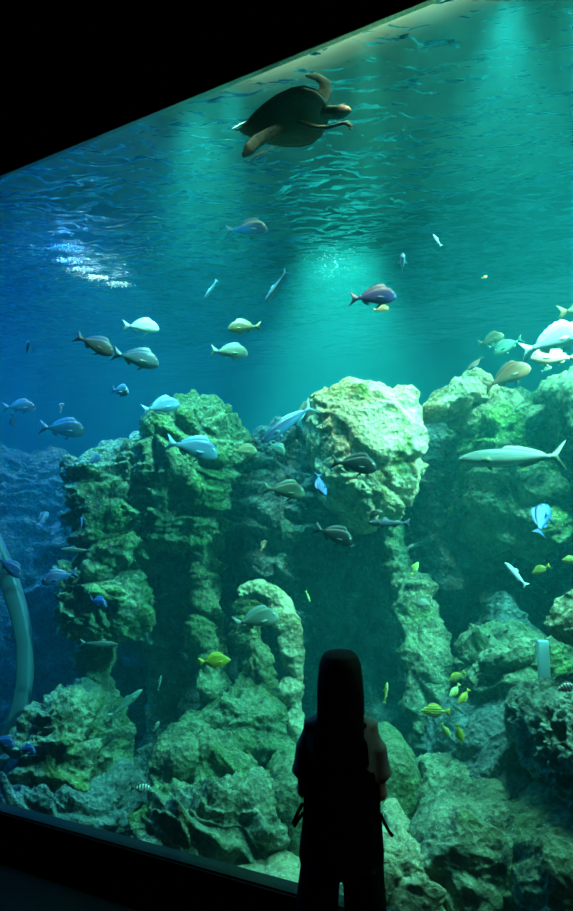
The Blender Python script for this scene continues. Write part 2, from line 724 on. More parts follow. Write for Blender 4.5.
def lamp(px, v, power, col, size, tpx, tY, tz=0.0, z=6.9, blend=.7):
    """Lamp over the water, or added fill lamp under it, v metres behind the glass, aimed at a place in the tank."""
    Y = glass_Y(px) + v / N[1]
    a = at(px, 553, Y)
    b = at(tpx, 553, tY)
    spot('tank_or_fill_lamp', (a[0], a[1], z), (b[0], b[1], tz), power, col, size, blend, .10)


TEAL = (.42, 1.0, .86)
WHITE = (1.0, .93, .60)
BLUE = (.03, .30, 1.0)
UNDER = HEAD_Z + .32  # height of the unseen fill lights added behind the window head
lamp(343, 3.4, 8500, (.50, 1.0, .74), 50, 343, 7.7, blend=1.0)
lamp(380, .35, 450, WHITE, 34, 358, 5.6, 2.3, UNDER)  # lamps at UNDER: hidden front fill, added to brighten the rock faces
lamp(540, .35, 350, TEAL, 62, 515, 5.8, 2.0, UNDER)
lamp(225, .35, 350, (.30, 1.0, .80), 58, 215, 5.9, 1.6, UNDER)
lamp(180, .35, 380, (.22, 1.0, .92), 46, 120, 6.1, 1.4, UNDER)
lamp(190, .35, 600, (.30, 1.0, .78), 50, 225, 5.0, .2, UNDER)
lamp(540, .35, 420, TEAL, 50, 470, 4.3, .3, UNDER)
lamp(640, .35, 420, TEAL, 44, 570, 3.8, .9, UNDER)
lamp(50, 2.0, 1300, BLUE, 56, 60, 6.6)
lamp(-150, .6, 600, BLUE, 80, -100, 7.0)
lamp(88, 2.75, 480, (1.0, 1.0, .6), 64, 88, 7.45, 0, 6.4)  # spot added only to light the bubble streaks
# unseen fill spots, added at both ends of the window head to light the reef faces
def add_fill_spot(u, v, px, tY, tz, power, col, size):
    b = at(px, 553, tY)
    spot('fill_spot', tuple(uvz(u, v, UNDER)), (b[0], b[1], tz), power, col, size, .8, .12)
add_fill_spot(-4.2, .6, 385, 5.6, 2.2, 2000, (1.0, .88, .46), 24)
add_fill_spot(-4.0, .5, 260, 5.8, 1.6, 2000, (.30, 1.0, .92), 36)
add_fill_spot(-3.6, .5, 470, 4.8, .9, 1300, (.36, 1.0, .84), 50)
add_fill_spot(6.5, .6, 60, 5.6, 1.6, 1100, (.0, .32, 1.0), 50)
add_fill_spot(-4.4, .5, 130, 6.2, 1.8, 1300, (.22, 1.0, .96), 26)


def strip(name, u0, u1, v, z, power, col, aim, width=.2):
    l = bpy.data.lights.new(name, 'AREA')
    l.energy = power
    l.color = col
    l.shape = 'RECTANGLE'
    l.size, l.size_y = u1 - u0, width
    o = bpy.data.objects.new(name, l)
    COL.objects.link(o)
    c = uvz((u0 + u1) / 2, v, z)
    d = unit(uvz((u0 + u1) / 2, *aim) - c)
    x = U
    y = np.cross(-d, x)
    l.spread = math.radians(95)
    o.matrix_world = Matrix(((x[0], y[0], -d[0], c[0]), (x[1], y[1], -d[1], c[1]), (x[2], y[2], -d[2], c[2]), (0, 0, 0, 1)))
    return o


# unseen fill strips, added under the water behind the head of the window
strip('fill_strip', -3.5, -.4, .32, UNDER, 75, (.22, 1.0, .84), (3.4, .2))
strip('fill_strip', 1.6, 7.0, .32, UNDER, 100, (.0, .30, 1.0), (3.4, .2))
strip('fill_uplight', -4.0, 2.5, 1.2, 6.7, 1500, (.70, 1.0, .62), (1.3, 8.0), 1.5)  # unseen uplight, added to brighten the ceiling glimpsed through the ripples
def panel(u0, u1, power, col):  # broad ambient fill added above the tank, not a known light panel
    l = bpy.data.lights.new('fill_panel', 'AREA')
    l.energy = power
    l.color = col
    l.shape = 'RECTANGLE'
    l.size, l.size_y = u1 - u0, 6
    o = bpy.data.objects.new('fill_panel', l)
    COL.objects.link(o)
    o.location = uvz((u0 + u1) / 2, 3.8, 7.0)
    o.rotation_euler = (0, 0, math.atan2(U[1], U[0]))


panel(-5.0, 2.2, 180, (.04, .74, .92))
panel(2.6, 8.5, 240, (.0, .18, 1.0))

# dim hall lamp behind the viewer
l = bpy.data.lights.new('hall_lamp', 'AREA')
l.energy = 4
l.color = (1, 1, .90)
l.size = .6
o = bpy.data.objects.new('hall_lamp', l)
COL.objects.link(o)
o.location = (3.2, .3, 3.2)
o.rotation_euler = (Vector((.2, 2.7, 1)) - Vector(o.location)).to_track_quat('-Z', 'Y').to_euler()

# ------------------------------------------------------------------ rocks
REEF = 'reef rocks in the tank'
rock('boulder', 'large pale lit boulder rising in the middle of the tank',
     [(299, 402), (318, 394), (342, 388), (364, 391), (385, 402), (405, 398), (414, 412), (418, 440), (411, 470), (402, 500), (385, 526), (362, 536), (345, 522), (333, 508), (316, 470), (305, 440)],
     5.6, .75, M_pale, 1, amp=.075, strata=.3, tilt=.5, blocky=.6, group=REEF)
rock_path('rock_limb', 'leaning algae-flecked rock limb running down below the pale lit boulder',
          [(388, 500, 5.75), (398, 560, 5.7), (414, 610, 5.6), (428, 660, 5.5), (432, 720, 5.45), (434, 790, 5.4)], [.13, .13, .16, .17, .17, .2], M_olive, 2, group=REEF)
rock('rock_slab', 'brown pointed rock slab jutting from the cliff under the brown bream',
     [(416, 417), (428, 400), (452, 384), (470, 376), (486, 382), (496, 396), (470, 408), (445, 414)], 5.3, .28, M_warm, 3, amp=.055, tilt=-.5, blocky=.6, group=REEF)
rock('cliff_block', 'tall green lit cliff block behind the silver amberjack',
     [(455, 420), (475, 406), (505, 399), (535, 400), (548, 440), (546, 500), (540, 555), (512, 562), (490, 556), (476, 520), (466, 470)], 5.7, .7, M_olive, 4, amp=.12, blocky=.7, group=REEF)
rock('cliff_block', 'green cliff block under the white and pink bream at the frame edge',
     [(522, 404), (550, 394), (580, 388), (650, 384), (660, 470), (600, 486), (560, 462), (540, 440)], 5.2, .7, M_olive, 5, amp=.11, blocky=.7, group=REEF)
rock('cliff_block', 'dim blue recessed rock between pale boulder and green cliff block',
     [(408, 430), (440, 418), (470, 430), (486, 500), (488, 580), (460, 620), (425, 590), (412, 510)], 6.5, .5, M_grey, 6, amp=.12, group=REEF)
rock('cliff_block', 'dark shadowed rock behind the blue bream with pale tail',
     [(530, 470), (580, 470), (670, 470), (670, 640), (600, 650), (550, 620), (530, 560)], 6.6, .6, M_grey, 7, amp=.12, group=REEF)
rock('rock_spire', 'narrow pointed rock spire under the bent pale cyan fish',
     [(488, 592), (498, 584), (508, 600), (524, 646), (530, 690), (480, 690), (474, 650), (484, 620)], 5.6, .35, M_grey, 8, amp=.07, group=REEF)
rock('rock_ledge', 'broken grey rock ledge below the narrow spire',
     [(462, 660), (490, 640), (530, 634), (560, 650), (562, 690), (535, 715), (490, 712), (464, 690)], 5.1, .5, M_olive, 9, amp=.10, strata=.5, group=REEF)
rock('rock_ledge', 'sloping grey rubble ledge behind the striped yellow shoal',
     [(448, 720), (480, 702), (530, 700), (560, 730), (560, 800), (500, 820), (450, 806), (440, 760)], 4.8, .6, M_grey, 110, amp=.10, strata=.25, blocky=.6, tilt=-.3, group=REEF)
rock('porous_rock', 'dark porous rock full of holes beside the striped black and white fish',
     [(521, 728), (528, 704), (546, 694), (580, 690), (660, 690), (670, 800), (600, 806), (560, 800), (540, 786), (526, 758)], 3.75, .55, M_coral, 11, amp=.05, strata=.1, blocky=.3, pits=2.2, group=REEF)
rock('knobbly_rock', 'pale brown rock knob above the dark porous rock',
     [(553, 628), (563, 612), (578, 600), (640, 592), (650, 648), (590, 652), (566, 642)], 3.9, .3, M_warm, 12, amp=.045, strata=.2, pits=.4, sub=6, group=REEF)
rock('boulder', 'big flat-topped boulder with dark front beside the viewer',
     [(404, 812), (430, 792), (470, 785), (508, 790), (522, 815), (512, 850), (514, 900), (490, 925), (450, 925), (418, 900), (410, 860)],
     4.15, .62, M_olive, 13, amp=.09, strata=.3, group=REEF)
rock('boulder', 'large dark green boulder in the bottom corner of the window',
     [(503, 862), (514, 826), (545, 810), (600, 800), (680, 800), (690, 960), (600, 980), (525, 970), (505, 920)],
     3.62, .5, M_green, 14, amp=.06, strata=.25, blocky=.4, group=REEF)
rock('flat_rock', 'pale cracked flat rock beside the trousers of the viewer',
     [(366, 840), (390, 822), (412, 830), (424, 860), (424, 905), (410, 940), (366, 950), (350, 900)], 3.95, .45, M_warm, 15, amp=.06, strata=.7, tilt=-.5, group=REEF)
rock('flat_rock', 'pale low rock shelf at the very bottom of the window',
     [(370, 905), (410, 890), (450, 900), (480, 898), (512, 900), (520, 940), (480, 990), (380, 985)], 3.75, .35, M_warm, 16, amp=.05, strata=.7, group=REEF)
rock('dome_rock', 'smooth rounded green rock just behind the sleeve of the viewer',
     [(362, 750), (376, 736), (392, 730), (406, 744), (413, 772), (408, 806), (380, 830), (355, 800)], 4.7, .45, M_green, 17, amp=.035, strata=.1, blocky=.2, sub=6, group=REEF)
rock('dome_rock', 'rounded dark rock with a bright rim behind the elbow of the viewer',
     [(266, 776), (276, 760), (292, 752), (312, 756), (326, 780), (326, 850), (300, 850), (280, 812)], 4.75, .4, M_green, 18, amp=.04, strata=.2, blocky=.3, sub=6, group=REEF)
rock('rock_ledge', 'broad green ledge above the layered foreground boulder',
     [(158, 756), (172, 736), (205, 727), (242, 728), (262, 744), (274, 776), (240, 800), (180, 805), (154, 785)], 5.3, .5, M_green, 19, amp=.09, strata=.7, group=REEF)
rock('boulder', 'large layered green boulder with bright crests at the window foot',
     [(148, 815), (170, 788), (205, 772), (250, 772), (284, 790), (304, 824), (310, 880), (285, 910), (225, 905), (175, 880), (150, 850)],
     4.8, .5, M_olive, 20, amp=.12, strata=1.1, tilt=.45, group=REEF)
rock('flat_rock', 'low pale green rock along the sill under the layered boulder',
     [(225, 880), (262, 868), (300, 872), (330, 880), (330, 930), (270, 930), (225, 910)], 4.25, .3, M_warm, 21, amp=.05, strata=.6, sub=6, group=REEF)
# reef on the far side of the hall
rock('reef_block', 'upper rugged block of the tall green reef, under small blue fish',
     [(68, 472), (90, 456), (126, 450), (152, 440), (160, 500), (154, 560), (130, 575), (100, 564), (86, 540), (78, 505)], 6.0, .6, M_olive, 22, amp=.13, strata=.5, group=REEF)
rock('reef_block', 'bulging reef block behind the blue bream beside the curved acrylic arch',
     [(60, 585), (84, 562), (118, 558), (140, 588), (139, 620), (122, 638), (94, 638), (68, 626)], 5.8, .5, M_olive, 23, amp=.10, strata=.5, group=REEF)
rock_path('rock_limb', 'narrow green reef limb under the bulging reef block',
          [(100, 625, 5.95), (100, 670, 5.9), (104, 720, 5.8), (104, 790, 5.6)], [.18, .15, .15, .2], M_green, 24, group=REEF)
rock('reef_block', 'low green reef block beside the foot of the curved acrylic arch',
     [(36, 730), (58, 698), (84, 690), (102, 716), (110, 765), (96, 800), (50, 800), (34, 770)], 5.5, .5, M_olive, 25, amp=.11, strata=.7, group=REEF)
rock('algae_rock', 'tall reef rock thickly covered with bright green algae',
     [(150, 446), (164, 424), (190, 411), (224, 409), (240, 430), (248, 455), (226, 492), (216, 548), (186, 552), (156, 556), (150, 495)], 5.9, .6, M_green, 26, amp=.12, strata=.5, group=REEF)
rock_path('rock_spur', 'dim blue rock pillar under the algae-covered rock',
          [(168, 540, 6.3), (166, 600, 6.25), (164, 660, 6.2), (162, 720, 6.1), (160, 790, 6.0)], [.24, .17, .15, .16, .22], M_grey, 27, group=REEF)
rock_path('rock_spur', 'green rock pillar behind the yellow oval fish',
          [(204, 535, 5.9), (206, 590, 5.85), (210, 650, 5.75), (218, 710, 5.65), (222, 780, 5.5)], [.16, .12, .12, .14, .22], M_green, 28, group=REEF)
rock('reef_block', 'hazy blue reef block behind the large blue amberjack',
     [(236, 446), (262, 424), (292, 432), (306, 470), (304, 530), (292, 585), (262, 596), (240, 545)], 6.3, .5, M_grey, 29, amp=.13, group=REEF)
rock_path('rock_arch', 'arched rock rim curving down behind the silver bream',
          [(238, 594, 5.5), (258, 588, 5.45), (277, 600, 5.4), (288, 630, 5.35), (294, 670, 5.3), (297, 720, 5.25), (298, 800, 5.2)], [.06, .075, .09, .085, .075, .08, .12], M_warm, 30, amp=.05, group=REEF)
rock_path('rock_spur', 'short mossy rock pillar inside the rock arch',
          [(246, 600, 5.9), (250, 640, 5.85), (256, 680, 5.8), (254, 760, 5.7)], [.11, .12, .10, .18], M_green, 31, group=REEF)
rock('rock_ledge', 'mossy ledge at the base of the rock pillars',
     [(188, 716), (220, 700), (262, 690), (286, 700), (300, 735), (280, 770), (210, 770), (185, 745)], 5.45, .4, M_green, 32, amp=.09, strata=.7, sub=6, group=REEF)
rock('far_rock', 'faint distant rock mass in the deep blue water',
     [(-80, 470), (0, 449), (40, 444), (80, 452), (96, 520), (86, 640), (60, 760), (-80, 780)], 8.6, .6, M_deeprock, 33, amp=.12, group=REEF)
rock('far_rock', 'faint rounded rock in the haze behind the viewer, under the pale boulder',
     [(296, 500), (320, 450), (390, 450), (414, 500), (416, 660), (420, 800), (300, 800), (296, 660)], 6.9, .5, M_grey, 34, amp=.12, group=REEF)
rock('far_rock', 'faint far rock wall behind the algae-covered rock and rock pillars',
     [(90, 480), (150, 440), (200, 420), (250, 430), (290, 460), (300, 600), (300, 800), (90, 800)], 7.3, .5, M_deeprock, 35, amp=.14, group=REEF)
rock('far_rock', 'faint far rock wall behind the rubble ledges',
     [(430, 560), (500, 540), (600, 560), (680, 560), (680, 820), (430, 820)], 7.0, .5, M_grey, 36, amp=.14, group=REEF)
rock('rubble_rock', 'low dim rubble heap on the tank floor in front of the reef blocks',
     [(-20, 790), (30, 772), (90, 775), (140, 790), (155, 830), (120, 870), (30, 850), (-30, 830)], 5.3, .5, M_grey, 37, amp=.10, strata=.7, group=REEF)

# curved acrylic arch and column
M_post = plain('pale_acrylic_post', (.26, .42, .44), .3, noise=.1, scale=3)
M_ac = plain('pale_acrylic_edge', (.08, .16, .19), .3, noise=.1, scale=3)
def arch():
    Y = 5.5
    outer = [(-22, 512), (-6, 532), (10, 566), (22, 604), (29, 640), (29, 680), (24, 712), (14, 744), (0, 775)]
    inner = [(-34, 530), (-18, 556), (0, 586), (9, 616), (15, 645), (15, 680), (10, 708), (0, 736), (-14, 765)]
    n = len(outer)
    org = at(0, 775, Y)
    v, f = [], []
    for dy in (0, .12):
        for a, b in zip(outer, inner):
            v.append(at(*a, Y) + np.array([0, dy, 0]) - org)
            v.append(at(*b, Y) + np.array([0, dy, 0]) - org)
    k = 2 * n
    for i in range(n - 1):
        a = 2 * i
        f += [(a, a + 2, a + 3, a + 1), (k + a, k + a + 1, k + a + 3, k + a + 2), (a, k + a, k + a + 2, a + 2), (a + 1, a + 3, k + a + 3, k + a + 1)]
    f += [(0, 1, k + 1, k), (2 * n - 2, k + 2 * n - 2, k + 2 * n - 1, 2 * n - 1)]
    o = mesh_obj('acrylic_arch', v, f, M_ac, None, org, smooth=False)
    bm = bmesh.new(); bm.from_mesh(o.data); bmesh.ops.recalc_face_normals(bm, faces=bm.faces); bm.to_mesh(o.data); bm.free()
    md = o.modifiers.new('b', 'BEVEL'); md.width = .015; md.segments = 2
    freeze(o)
    tag(o, 'smooth pale blue curved acrylic arch standing beside the reef', 'acrylic arch')
arch()
def column():
    mb = MB()
    Y = 4.35
    base, top = at(549, 760, Y), at(549, 640, Y)
    h = (top[2] - base[2]) / 2
    mb.add(*box_vf((0, 0, h), .036, .025, h))
    o = mb.build('acrylic_post', M_post, None, base, smooth=False)
    md = o.modifiers.new('b', 'BEVEL'); md.width = .01; md.segments = 2
    freeze(o)
    tag(o, 'smooth pale upright acrylic post behind the porous rock', 'acrylic post')
column()

# bubbles: streaks blown in at the water surface
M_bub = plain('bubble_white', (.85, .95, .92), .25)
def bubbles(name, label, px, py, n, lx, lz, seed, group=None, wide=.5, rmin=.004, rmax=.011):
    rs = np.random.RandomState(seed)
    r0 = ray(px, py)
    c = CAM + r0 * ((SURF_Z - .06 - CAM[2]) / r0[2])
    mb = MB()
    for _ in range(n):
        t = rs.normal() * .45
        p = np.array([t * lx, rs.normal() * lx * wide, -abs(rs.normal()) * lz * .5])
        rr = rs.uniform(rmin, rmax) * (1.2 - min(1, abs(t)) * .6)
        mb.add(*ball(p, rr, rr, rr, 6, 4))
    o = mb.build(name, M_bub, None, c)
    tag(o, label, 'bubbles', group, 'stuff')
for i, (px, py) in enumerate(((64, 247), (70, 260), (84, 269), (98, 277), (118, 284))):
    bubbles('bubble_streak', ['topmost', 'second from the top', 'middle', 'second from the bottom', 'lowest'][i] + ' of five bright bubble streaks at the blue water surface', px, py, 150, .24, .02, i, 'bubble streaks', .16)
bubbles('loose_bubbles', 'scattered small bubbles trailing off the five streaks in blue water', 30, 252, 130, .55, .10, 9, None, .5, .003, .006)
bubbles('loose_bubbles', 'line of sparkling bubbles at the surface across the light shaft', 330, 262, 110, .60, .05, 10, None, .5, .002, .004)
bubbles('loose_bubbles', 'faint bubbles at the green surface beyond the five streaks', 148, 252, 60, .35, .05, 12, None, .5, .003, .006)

# ------------------------------------------------------------------ fish
def fish_mat(name, back, belly, stripe=None, mode=None, rough=.4):
    """Scales: dark back shading to a pale belly (the pigment of the fish), optional bars or lengthwise stripes."""
    m, nt, out = new_mat(name)
    p = nt.nodes.new('ShaderNodeBsdfPrincipled')
    p.inputs['Roughness'].default_value = rough
    p.inputs['Specular IOR Level'].default_value = .5
    tc = nt.nodes.new('ShaderNodeTexCoord')
    sp = nt.nodes.new('ShaderNodeSeparateXYZ')
    lk(nt, tc.outputs['Generated'], sp.inputs[0])
    r = nt.nodes.new('ShaderNodeValToRGB')
    r.color_ramp.elements[0].position = .30
    r.color_ramp.elements[1].position = .78
    r.color_ramp.elements[0].color = (*belly, 1)
    r.color_ramp.elements[1].color = (*back, 1)
    lk(nt, sp.outputs['Z'], r.inputs['Fac'])
    col = r.outputs['Color']
    nz = nt.nodes.new('ShaderNodeTexVoronoi')
    nz.inputs['Scale'].default_value = 70
    lk(nt, tc.outputs['Object'], nz.inputs['Vector'])
    if stripe is not None:
        wv = nt.nodes.new('ShaderNodeMath')
        wv.operation = 'SINE'
        ml = nt.nodes.new('ShaderNodeMath')
        ml.operation = 'MULTIPLY'
        ml.inputs[1].default_value = 30 if mode == 'long' else 36
        lk(nt, sp.outputs['Z' if mode == 'long' else 'X'], ml.inputs[0])
        lk(nt, ml.outputs[0], wv.inputs[0])
        rr = nt.nodes.new('ShaderNodeValToRGB')
        rr.color_ramp.elements[0].position = .45
        rr.color_ramp.elements[1].position = .6
        lk(nt, wv.outputs[0], rr.inputs['Fac'])
        mx = nt.nodes.new('ShaderNodeMix')
        mx.data_type = 'RGBA'
        lk(nt, rr.outputs['Color'], mx.inputs[0])
        lk(nt, col, mx.inputs[6])
        mx.inputs[7].default_value = (*stripe, 1)
        col = mx.outputs[2]
    lk(nt, col, p.inputs['Base Color'])
    b = nt.nodes.new('ShaderNodeBump')
    b.inputs['Strength'].default_value = .25
    b.inputs['Distance'].default_value = .004
    lk(nt, nz.outputs['Distance'], b.inputs['Height'])
    lk(nt, b.outputs['Normal'], p.inputs['Normal'])
    lk(nt, p.outputs['BSDF'], out.inputs['Surface'])
    return m


FC = {   # back, belly, fin
    'white': ((.45, .60, .62), (.90, .92, .88), (.60, .68, .68)),
    'blue': ((.02, .06, .26), (.08, .26, .62), (.06, .16, .42)),
    'paleblue': ((.05, .16, .36), (.34, .62, .86), (.20, .42, .62)),
    'greyblue': ((.05, .07, .12), (.26, .34, .42), (.12, .16, .22)),
    'purple': ((.05, .03, .20), (.16, .14, .50), (.10, .08, .22)),
    'brown': ((.12, .05, .035), (.36, .22, .15), (.12, .075, .05)),
    'redbrown': ((.30, .08, .03), (.60, .30, .16), (.22, .10, .05)),
    'pink': ((.50, .17, .09), (.85, .52, .36), (.46, .26, .16)),
    'tan': ((.22, .17, .06), (.58, .50, .26), (.38, .28, .10)),
    'pale': ((.15, .24, .18), (.66, .70, .56), (.32, .42, .34)),
    'olive': ((.05, .06, .03), (.28, .30, .18), (.12, .13, .07)),
    'dark': ((.010, .008, .007), (.035, .028, .022), (.015, .012, .010)),
    'dim': ((.03, .06, .05), (.14, .20, .17), (.07, .11, .10)),
    'teal': ((.04, .16, .12), (.22, .44, .34), (.10, .24, .19)),
    'yellow': ((.26, .28, .012), (.60, .58, .05), (.50, .44, .02)),
    'lime': ((.30, .40, .06), (.74, .80, .30), (.50, .56, .12)),
    'silver': ((.09, .16, .14), (.55, .62, .54), (.24, .30, .18)),
    'steel': ((.012, .06, .20), (.14, .36, .66), (.36, .56, .55)),
    'orange': ((.95, .16, .02), (.95, .30, .06), (.85, .45, .10)),
}
FM, FINM = {}, {}
for k, (a, b, c) in FC.items():
    if k not in ('white', 'lime', 'yellow', 'orange', 'pink'):
        a, b, c = ([x * (.42 if k in ('brown', 'greyblue', 'purple') else .62) for x in t] for t in (a, b, c))
    FM[k] = fish_mat('scales_' + k, a, b)
    FINM[k] = plain('fin_' + k, c, .5, noise=.2, scale=60)
FM['striped'] = fish_mat('scales_striped_yellow', (.55, .60, .08), (.80, .82, .32), (.02, .035, .02), 'long')
FINM['striped'] = FINM['yellow']
FM['barred'] = fish_mat('scales_barred', (.80, .82, .74), (.92, .92, .86), (.02, .02, .025), 'bar')
FINM['barred'] = plain('fin_barred', (.10, .10, .10), .5)
M_eye = plain('fish_eye_ring', (.75, .70, .55), .2)
M_pupil = plain('fish_pupil', (.005, .005, .006), .1)
M_gill = plain('fish_mouth', (.12, .09, .08), .5)

SP = {}
# x along the body (0 snout .. 1 tail tip), upper edge, lower edge, half width
SP['sea_bream'] = dict(
    x=[0, .015, .05, .10, .17, .26, .36, .48, .60, .70, .77, .81],
    t=[-.015, .040, .108, .165, .203, .216, .206, .172, .122, .072, .044, .040],
    b=[-.034, -.060, -.092, -.122, -.148, -.162, -.158, -.132, -.094, -.056, -.038, -.037],
    w=[.010, .030, .052, .068, .078, .080, .074, .062, .044, .026, .017, .013],
    tail=[(0, .038), (.06, .075), (.13, .125), (.205, .175), (.20, .16), (.15, .06), (.125, .0), (.15, -.06), (.20, -.16), (.205, -.175), (.13, -.125), (.06, -.075), (0, -.036)],
    dorsal=(.20, .72, .095, 11), anal=(.55, .70, .06), pelvic=(.30, .11), pect=(.25, -.03, .18), eye=(.095, .068, .025))
SP['amberjack'] = dict(
    x=[0, .02, .06, .12, .20, .30, .42, .55, .68, .78, .84, .87],
    t=[0, .022, .045, .066, .084, .094, .093, .078, .052, .028, .016, .015],
    b=[-.010, -.024, -.044, -.063, -.080, -.088, -.086, -.072, -.047, -.025, -.016, -.015],
    w=[.008, .022, .038, .050, .060, .066, .064, .053, .035, .019, .015, .010],
    tail=[(0, .014), (.03, .045), (.08, .10), (.14, .155), (.135, .135), (.075, .05), (.045, .0), (.075, -.05), (.135, -.135), (.14, -.155), (.08, -.10), (.03, -.045), (0, -.014)],
    dorsal=(.40, .80, .034, 0), anal=(.55, .80, .035), pelvic=(.27, .06), pect=(.23, -.02, .11), eye=(.065, .016, .011))
SP['slender_fish'] = dict(
    x=[0, .02, .06, .12, .20, .30, .42, .55, .66, .75, .81, .84],
    t=[0, .026, .048, .066, .080, .086, .084, .070, .052, .036, .027, .026],
    b=[-.012, -.028, -.048, -.066, -.080, -.088, -.085, -.072, -.052, -.035, -.026, -.025],
    w=[.010, .030, .044, .054, .060, .062, .058, .048, .034, .022, .015, .012],
    tail=[(0, .024), (.05, .055), (.12, .095), (.165, .11), (.15, .085), (.105, .0), (.15, -.085), (.165, -.11), (.12, -.095), (.05, -.055), (0, -.024)],
    dorsal=(.30, .46, .05, 4), anal=(.56, .70, .04), pelvic=(.30, .06), pect=(.21, .0, .10), eye=(.06, .018, .013))
SP['oval_fish'] = dict(
    x=[0, .02, .06, .12, .20, .30, .42, .54, .64, .72, .77, .80],
    t=[.005, .028, .062, .108, .152, .186, .196, .172, .118, .060, .036, .034],
    b=[-.016, -.036, -.064, -.104, -.146, -.178, -.188, -.164, -.110, -.056, -.034, -.032],
    w=[.008, .022, .036, .048, .056, .060, .058, .050, .036, .022, .014, .011],
    tail=[(0, .032), (.06, .07), (.13, .11), (.20, .135), (.185, .07), (.175, .0), (.185, -.07), (.20, -.135), (.13, -.11), (.06, -.07), (0, -.032)],
    dorsal=(.20, .72, .075, 9), anal=(.42, .71, .065), pelvic=(.27, .08), pect=(.24, -.02, .13), eye=(.085, .040, .018))


def bend_pt(p, k):
    """Sideways curve of the swimming body, growing towards the tail."""
    x = .45 - p[0]          # p[0]: +x is the head
    d = max(0.0, x - .0)
    return np.array([p[0] + .35 * k * k * d ** 2, p[1] + k * d ** 1.7, p[2]])


def body_vf(sp, n=20, steps=26):
    xs = np.array(sp['x'])
    u = np.linspace(0, 1, steps)
    q = xs[-1] * (u ** 1.35 * .75 + u * .25)
    T, B, Wd = (np.interp(q, xs, sp[k]) for k in 'tbw')
    for a in (T, B, Wd):
        a[2:-1] = .25 * a[1:-2] + .5 * a[2:-1] + .25 * a[3:]
    C, A, Bx = [], [], []
    v = []
    for x, t, b, w in zip(q, T, B, Wd):
        for k in range(n):
            th = 2 * PI * k / n
            cz, sy = math.cos(th), math.sin(th)
            z = (t + b) / 2 + (t - b) / 2 * cz
            # fuller shoulders, keeled belly and back
            y = w * np.sign(sy) * abs(sy) ** .85
            v.append((.45 - x, y, z))
    f = []
    m = len(q)
    for i in range(m - 1):
        for k in range(n):
            k2 = (k + 1) % n
            f.append((i * n + k, (i + 1) * n + k, (i + 1) * n + k2, i * n + k2))
    f.append(tuple(range(n)))
    f.append(tuple((m - 1) * n + k for k in range(n))[::-1])
    # this order needs turning outwards
    return v, [t[::-1] for t in f]


def fin_vf(outline, th=.004, edge=.0012, org=(0, 0, 0), ax=((1, 0, 0), (0, 0, 1), (0, 1, 0))):
    """Fin blade from a 2-D outline: thicker along its root than at its rim."""
    o = np.array(outline, float)
    ex, ez, ey = (np.asarray(a, float) for a in ax)
    c = o.mean(0)
    n = len(o)
    v = []
    for s in (1, -1):
        for p in o:
            v.append(np.asarray(org) + ex * p[0] + ez * p[1] + ey * s * edge)
        v.append(np.asarray(org) + ex * c[0] + ez * c[1] + ey * s * th)
    f = []
    for k in range(n):
        k2 = (k + 1) % n
        f.append((n, k, k2))
        f.append((n + 1 + n, n + 1 + k2, n + 1 + k))
        f.append((k, n + 1 + k, n + 1 + k2, k2))
    return v, f


def eval_edge(sp, x, key):
    return float(np.interp(x, sp['x'], sp[key]))


_fish_cache = {}


